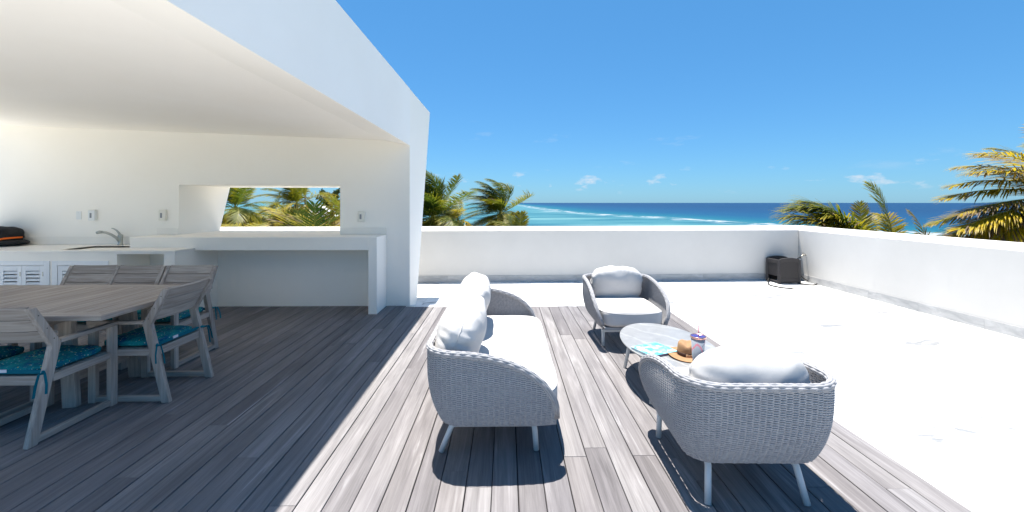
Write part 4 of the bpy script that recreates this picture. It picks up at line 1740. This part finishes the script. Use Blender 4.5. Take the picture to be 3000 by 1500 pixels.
def smooth_path(pts, k):
    pts = [Vector(p) for p in pts]
    out = []
    for i in range(len(pts) - 1):
        p0, p1, p2, p3 = pts[max(i - 1, 0)], pts[i], pts[i + 1], pts[min(i + 2, len(pts) - 1)]
        for j in range(k):
            t = j / k
            out.append(0.5 * ((2 * p1) + (-p0 + p2) * t + (2 * p0 - 5 * p1 + 4 * p2 - p3) * t * t + (-p0 + 3 * p1 - 3 * p2 + p3) * t ** 3))
    out.append(pts[-1])
    return out


BOX = make_hose_box()
make_tap_and_hose()

# ================================================================ PALMS AND WHAT LIES BEYOND
WIND = Vector((-1.0, 0.15, 0.0))


def frond_mesh(rng, az, el, length, droop, wind, leaf, nl, dry, curl=1.0):
    """one palm leaf: a bent midrib with two rows of narrow leaflets. base at the origin."""
    d = Vector((math.cos(az) * math.cos(el), math.sin(az) * math.cos(el), math.sin(el)))
    p = Vector((0, 0, 0))
    seg = 22
    pts, dirs = [p.copy()], [d.copy()]
    for i in range(seg):
        t = i / seg
        d = (d + Vector((0, 0, -1)) * droop * (0.25 + t) / seg * 2.0 + WIND * wind * (0.2 + t) / seg * 2.0).normalized()
        p = p + d * (length / seg)
        pts.append(p.copy()); dirs.append(d.copy())
    m = MB()
    m.tone = []
    rib = MB()
    rib.tube(pts, [0.022 * (1 - .9 * i / seg) * (length / 2.6) for i in range(seg + 1)], 5)
    for i in range(nl):
        t = 0.12 + 0.88 * (i + 0.3) / nl
        f = t * seg
        k = min(int(f), seg - 1)
        q = pts[k].lerp(pts[k + 1], f - k)
        dd = dirs[k]
        side = dd.cross(Vector((0, 0, 1)))
        if side.length < 1e-3: side = Vector((1, 0, 0))
        side.normalize()
        up = side.cross(dd).normalized()
        ll = leaf * (0.45 + 0.75 * math.sin(math.pi * min(0.12 + t * 0.80, 1))) * (1 - .45 * max(0, t - .8) / .2)
        for s in (-1, 1):
            if rng.random() < 0.04: continue
            l = ll * rng.uniform(0.82, 1.12)
            dirv = (side * s * (0.95 - .35 * t) + dd * (0.55 + .45 * t) + up * rng.uniform(-0.05, 0.18)).normalized()
            dirv = (dirv + WIND * wind * rng.uniform(.25, .6) * curl + Vector((0, 0, -1)) * rng.uniform(0.0, .30)).normalized()
            w = 0.0150 * (leaf / .6) ** .5 * rng.uniform(.8, 1.25)
            wv = dirv.cross(up)
            if wv.length < 1e-3: wv = side
            wv.normalize()
            a0 = q
            a1 = q + dirv * l * .45 + Vector((0, 0, -1)) * l * .04
            fall = rng.uniform(.015, .09) * (1 + droop)
            a2 = q + dirv * l * .80 + Vector((0, 0, -1)) * l * fall * .8 + WIND * wind * l * .06
            a3 = q + dirv * l * 1.0 + Vector((0, 0, -1)) * l * fall * 1.6 + WIND * wind * l * .12
            b = len(m.v)
            m.v += [tuple(a0 - wv * w * .6), tuple(a0 + wv * w * .6), tuple(a1 - wv * w), tuple(a1 + wv * w), tuple(a2 - wv * w * .7), tuple(a2 + wv * w * .7), tuple(a3)]
            m.f += [(b, b + 1, b + 3, b + 2), (b + 2, b + 3, b + 5, b + 4), (b + 4, b + 5, b + 6)]
            dr = dry * rng.uniform(.55, 1.3)
            dead = 1.0 if rng.random() < dry * .35 else 0.0
            base = min(1, max(dr * .75, dead))
            tip = min(1, base + rng.uniform(.15, .75) * (0.35 + dry))
            m.tone += [base, base, base, base, base * .5 + tip * .5, base * .5 + tip * .5, tip]
    return m, rib


def palm(name, label, pos, fronds, seed, trunk_r=0.13, ground=-6.8, coconuts=0, leanx=0.0, dens=1.0):
    """pos: crown base. fronds: list of (az_deg, el_deg, length, droop, wind, leaf, dry)"""
    rng = random.Random(seed)
    e = empty(name, (pos[0] - leanx, pos[1], ground))
    tag(e, label, 'palm tree', 'coconut palms round the terrace')
    top = Vector((leanx, 0, pos[2] - ground))
    m = MB()
    path, rs = [], []
    K = 26
    for i in range(K + 1):
        t = i / K
        path.append(Vector((leanx * t ** 1.7 + .06 * math.sin(t * 5 + seed), .05 * math.cos(t * 4 + seed), top.z * t)) + (Vector((0, 0, 0)) if i else Vector((0, 0, -.3))))
        rs.append(trunk_r * (1.25 - .45 * t) * (1.0 + .07 * (i % 2)))
    path[-1] = top.copy()
    m.tube(path, rs, 10)
    m.build('trunk', M['palm_trunk'], e, smooth=True)
    for k, (az, el, ln, dp, wd, lf, dry) in enumerate(fronds):
        fm, rib = frond_mesh(rng, R(az), R(el), ln, dp, wd, lf, int(76 * dens * max(.75, min(ln / 2.2, 1.5))), dry)
        fo = fm.build('frond', M['frond_leaf'], e)
        fo.location = top
        rb = rib.build('midrib', M['rachis'], fo, smooth=True)
    for k in range(coconuts):
        an = 2.4 * k
        c = MB(); c.lathe([(0, -.11), (.06, -.085), (.09, 0), (.06, .08), (0, .11)], 10, (top.x + .2 * math.cos(an), .2 * math.sin(an), top.z - .12))
        c.build('coconut', M['coconut'], e, smooth=True)
    return e


def crown(seed, n, ln, wind=0.55, leaf=0.62, dry=0.25, low=-35, high=80):
    rng = random.Random(seed)
    out = []
    for k in range(n):
        t = k / max(n - 1, 1)
        el = high + (low - high) * t
        az = 137.5 * k + rng.uniform(-15, 15)
        out.append((az, el, ln * rng.uniform(.85, 1.1), 0.45 + .75 * t, wind * rng.uniform(.8, 1.2), leaf, min(1, dry * (0.25 + 1.9 * t * t))))
    return out


def spot(px, py, depth):
    return CAMP + ray(px, py) * depth


def make_palms():
    # beyond the seaward parapet, right of the pavilion
    palm('coconut_palm', 'wind-swept coconut palm just past the end of the pavilion', spot(1268, 642, 24), crown(1, 34, 3.1, .8, .85, .14, -40, 85), 1, .14)
    palm('coconut_palm', 'wind-swept coconut palm on the beach, its fronds blown over the sand', spot(1466, 626, 30), crown(2, 30, 2.9, 1.5, .80, .22, -45, 88), 2, .14)
    palm('coconut_palm', 'small ragged palm between the two tall ones, greyish dry fronds', spot(1325, 648, 26), crown(3, 14, 1.8, .8, .5, .75, -30, 80), 3, .12)
    palm('coconut_palm', 'young bright green palm tips peeking over the seaward parapet', spot(1520, 690, 12.5), [(165, 52, 1.05, .95, .35, .34, .10), (60, 74, .70, .35, .15, .30, .22), (110, 62, .8, .6, .2, .32, .05), (190, 20, .9, .5, .3, .32, .3), (20, 30, .7, .9, .2, .3, .2)], 4, .09)
    # seen through the slot window
    palm('coconut_palm', 'tall palm with coconuts at the left end of the window view', spot(690, 612, 21), crown(5, 20, 2.5, .35, .6, .20, -55, 86), 5, .15, coconuts=6)
    palm('coconut_palm', 'swept palm with browned fronds in the middle of the window view', spot(868, 600, 27), crown(6, 20, 2.5, .9, .7, .45, -45, 84), 6, .15)
    palm('coconut_palm', 'near palm with one arching yellow-green frond in front of the window', spot(872, 712, 11.5), [(150, 68, 1.55, .85, .45, .52, .38), (168, 40, 1.5, .95, .4, .50, .30), (200, 30, 1.5, .8, .3, .5, .3), (100, 80, .9, .4, .1, .45, .1), (30, 50, 1.0, .9, .1, .45, .4)], 7, .10, dens=.6)
    palm('coconut_palm', 'near palm with upright dark green fronds at the right end of the window', spot(922, 716, 10.4), [(18, 60, 1.65, .18, -.10, .55, .05), (110, 84, 1.0, .1, .0, .45, .0), (8, 36, 1.4, .5, -.1, .50, .15), (160, 66, .9, .5, .2, .45, .25)], 8, .10, dens=.5)
    palm('coconut_palm', 'low yellow-green palm frond along the bottom of the window view', spot(735, 700, 10.8), [(178, 34, 1.35, .75, .3, .40, .35), (160, 45, 1.1, .8, .3, .40, .30), (95, 50, .8, .8, .2, .36, .3)], 9, .09, dens=.6)
    palm('coconut_palm', 'far low green palm in the scrub, left of the white-roofed house', spot(790, 640, 34), crown(12, 16, 2.2, .5, .6, .35, -40, 60), 12, .14)
    palm('coconut_palm', 'far yellowish palm at the right edge of the scrub', spot(1000, 628, 30), crown(13, 16, 2.6, .4, .6, .5, -40, 70), 13, .14)
    # beyond the side parapet
    yl = [(176, 42, 3.0, .55, .20, .62, .50), (184, 27, 3.3, .45, .18, .70, .55), (178, 13, 3.5, .36, .18, .72, .45),
          (186, 4, 3.6, .30, .16, .60, .95), (172, 0, 3.5, .32, .16, .66, .30), (182, -9, 4.0, .22, .15, .85, .58), (190, -13, 3.9, .22, .15, .80, .52),
          (172, -21, 3.9, .16, .12, .75, .30), (184, -28, 3.8, .12, .12, .72, .62), (178, -36, 3.5, .10, .1, .7, .22), (180, 20, 3.4, .40, .18, .72, .40), (188, -2, 3.8, .28, .16, .75, .50), (176, -16, 4.0, .2, .12, .8, .45), (188, -22, 3.8, .15, .12, .75, .55), (168, 34, 3.0, .5, .2, .66, .45), (200, 64, 2.7, .65, .3, .6, .75),
          (120, 60, 2.2, .6, .3, .6, .2), (255, 35, 2.5, .7, .2, .7, .4), (60, 60, 2.2, .7, .3, .6, .2), (10, 30, 2.4, .9, .2, .6, .2), (300, 20, 2.4, .9, .2, .6, .3), (330, 55, 2.2, .8, .3, .6, .2)]
    palm('coconut_palm', 'large yellowing coconut palm crowding in over the side parapet', spot(3190, 585, 10.4), yl, 10, .16)
    palm('coconut_palm', 'green palm fan arching low over the parapet corner', spot(2530, 716, 11.0), [(166, 54, 2.1, .75, .35, .85, .10), (178, 40, 2.2, .55, .32, .85, .16), (150, 64, 1.8, .7, .35, .80, .06), (188, 27, 2.1, .40, .3, .80, .20), (140, 46, 1.6, .7, .3, .75, .10), (200, 50, 1.6, .6, .3, .7, .2), (176, 60, 1.9, .8, .35, .85, .05), (70, 80, 1.1, .2, .0, .3, .5), (40, 62, .9, .5, .0, .35, .2)], 11, .10)
    palm('coconut_palm', 'single upright palm frond standing beside the green fan', spot(2618, 716, 11.6), [(120, 84, 1.75, .30, .30, .62, .12), (60, 66, 1.1, .9, .15, .42, .30), (200, 40, .9, .8, .2, .4, .3)], 14, .09)
    palm('coconut_palm', 'short thin palm frond by the large yellow palm', spot(2722, 742, 11.0), [(95, 80, 1.15, .40, .30, .36, .35), (170, 40, .9, .7, .3, .36, .5)], 15, .08)


make_palms()


def leaf_cloud(m, rng, c, r, n, size, t0, t1):
    for _ in range(n):
        while True:
            v = Vector((rng.uniform(-1, 1), rng.uniform(-1, 1), rng.uniform(-1, 1)))
            if .25 < v.length < 1: break
        v = v * (0.75 + .35 * noise.noise((v.x * 2 + c[0], v.y * 2 + c[1], v.z * 2)))
        p = Vector((c[0] + v.x * r[0], c[1] + v.y * r[1], c[2] + v.z * r[2]))
        a = Vector((rng.uniform(-1, 1), rng.uniform(-1, 1), rng.uniform(-.4, 1))).normalized()
        b = a.cross(Vector((rng.uniform(-1, 1), rng.uniform(-1, 1), rng.uniform(-1, 1)))).normalized()
        s = size * rng.uniform(.6, 1.4)
        k = len(m.v)
        m.v += [tuple(p - a * s), tuple(p + b * s * .42), tuple(p + a * s), tuple(p - b * s * .42)]
        m.f.append((k, k + 1, k + 2, k + 3))
        tn = min(1, max(0, rng.uniform(t0, t1)))
        m.tone += [tn] * 4


def make_scrub():
    rng = random.Random(21)
    m = MB(); m.tone = []
    for k in range(120):
        d = rng.uniform(30, 78)
        px = rng.uniform(560, 1360)
        c = spot(px, 600, d)
        top = 1.5 - rng.uniform(14, 60) / F * d - .5
        brown = rng.random()
        leaf_cloud(m, rng, (c.x, c.y, top - 2.0), (rng.uniform(1.8, 3.2), rng.uniform(1.6, 3), rng.uniform(1.7, 2.3)), 240, .20, .0 if brown < .6 else .45, .55 if brown < .6 else 1.0)
    for k in range(40):      # low sea-grape along the beach
        x, y = rng.uniform(-30, 14), rng.uniform(45, 130)
        if y > 135 - x * 1.5: continue
        leaf_cloud(m, rng, (x, y, -5.8), (3, 3, 1.4), 90, .25, 0, .6)
    tag(m.build('scrub', M['scrub_leaf']), 'dense green and brown coastal scrub beyond the terrace', 'scrub', kind='stuff')


make_scrub()


def make_feathery_tree():
    base = spot(965, 600, 44)
    e = empty('feathery_tree', (base.x, base.y, -6.6))
    tag(e, 'airy feathery-leaved tree behind the upright palm fronds in the window', 'tree')
    rng = random.Random(5)
    m = MB()
    H = 9.6
    m.tube([(0, 0, -.2), (.1, 0, 3), (.25, .1, 6), (.2, .1, H - .6)], [.2, .16, .11, .03], 8)
    lf = MB(); lf.tone = []
    for k in range(22):
        z = 4.2 + 5.0 * k / 22
        an = 2.4 * k
        ln = (2.3 - 1.3 * k / 22) * rng.uniform(.8, 1.15)
        p0 = Vector((.22, .08, z))
        p1 = p0 + Vector((math.cos(an) * ln, math.sin(an) * ln, ln * .45))
        m.tube([p0, p0.lerp(p1, .5) + Vector((0, 0, .12)), p1], [.045, .03, .012], 5)
        for j in range(5):
            q = p0.lerp(p1, .35 + .16 * j)
            leaf_cloud(lf, rng, tuple(q), (.45, .45, .38), 34, .15, .05, .5)
    m.build('trunk', M['bark'], e, smooth=True)
    lf.build('crown', M['scrub_leaf'], e)


make_feathery_tree()


def make_house():
    c = spot(920, 604, 62)
    e = empty('far_house', (c.x, c.y, -6.6), R(24))
    tag(e, 'distant house with a white hipped roof half hidden in the scrub', 'house')
    h, w, d = 6.2, 4.2, 3.0
    m = MB(); m.box(-w, w, -d, d, 0, h)
    wl = m.build('wall', M['house_wall'], e)
    m = MB()
    ev = .45
    m.v += [(-w - ev, -d - ev, h), (w + ev, -d - ev, h), (w + ev, d + ev, h), (-w - ev, d + ev, h), (-1.3, 0, h + 1.5), (1.3, 0, h + 1.5)]
    m.f += [(0, 1, 5, 4), (1, 2, 5), (2, 3, 4, 5), (3, 0, 4), (3, 2, 1, 0)]
    m.build('roof', M['roof_white'], e)
    win = MB(); win.box(-.55, .55, -.03, .03, -.7, .7)
    src = None
    for x in (-2.6, 0, 2.6):
        if src is None: src = win.build('window', M['window_glass'], e); o = src
        else: o = inst(src, e)
        o.location = (x, -d - .01, h - 1.5)


make_house()


def make_pole():
    c = spot(894, 600, 80)
    e = empty('utility_pole', (c.x, c.y, -6.5))
    tag(e, 'dark wooden utility pole with cross-arms against the sky in the window view', 'pole')
    top = spot(894, 556, 80).z + 6.5
    m = MB(); m.tube([(0, 0, -.3), (0, 0, top)], [.19, .13], 10)
    m.build('post', M['pole_wood'], e, smooth=True)
    for dz in (.35, 1.5):
        m = MB(); m.box(-.9, .9, -.06, .06, top - dz - .06, top - dz + .06)
        m.build('cross_arm', M['pole_wood'], e)


make_pole()
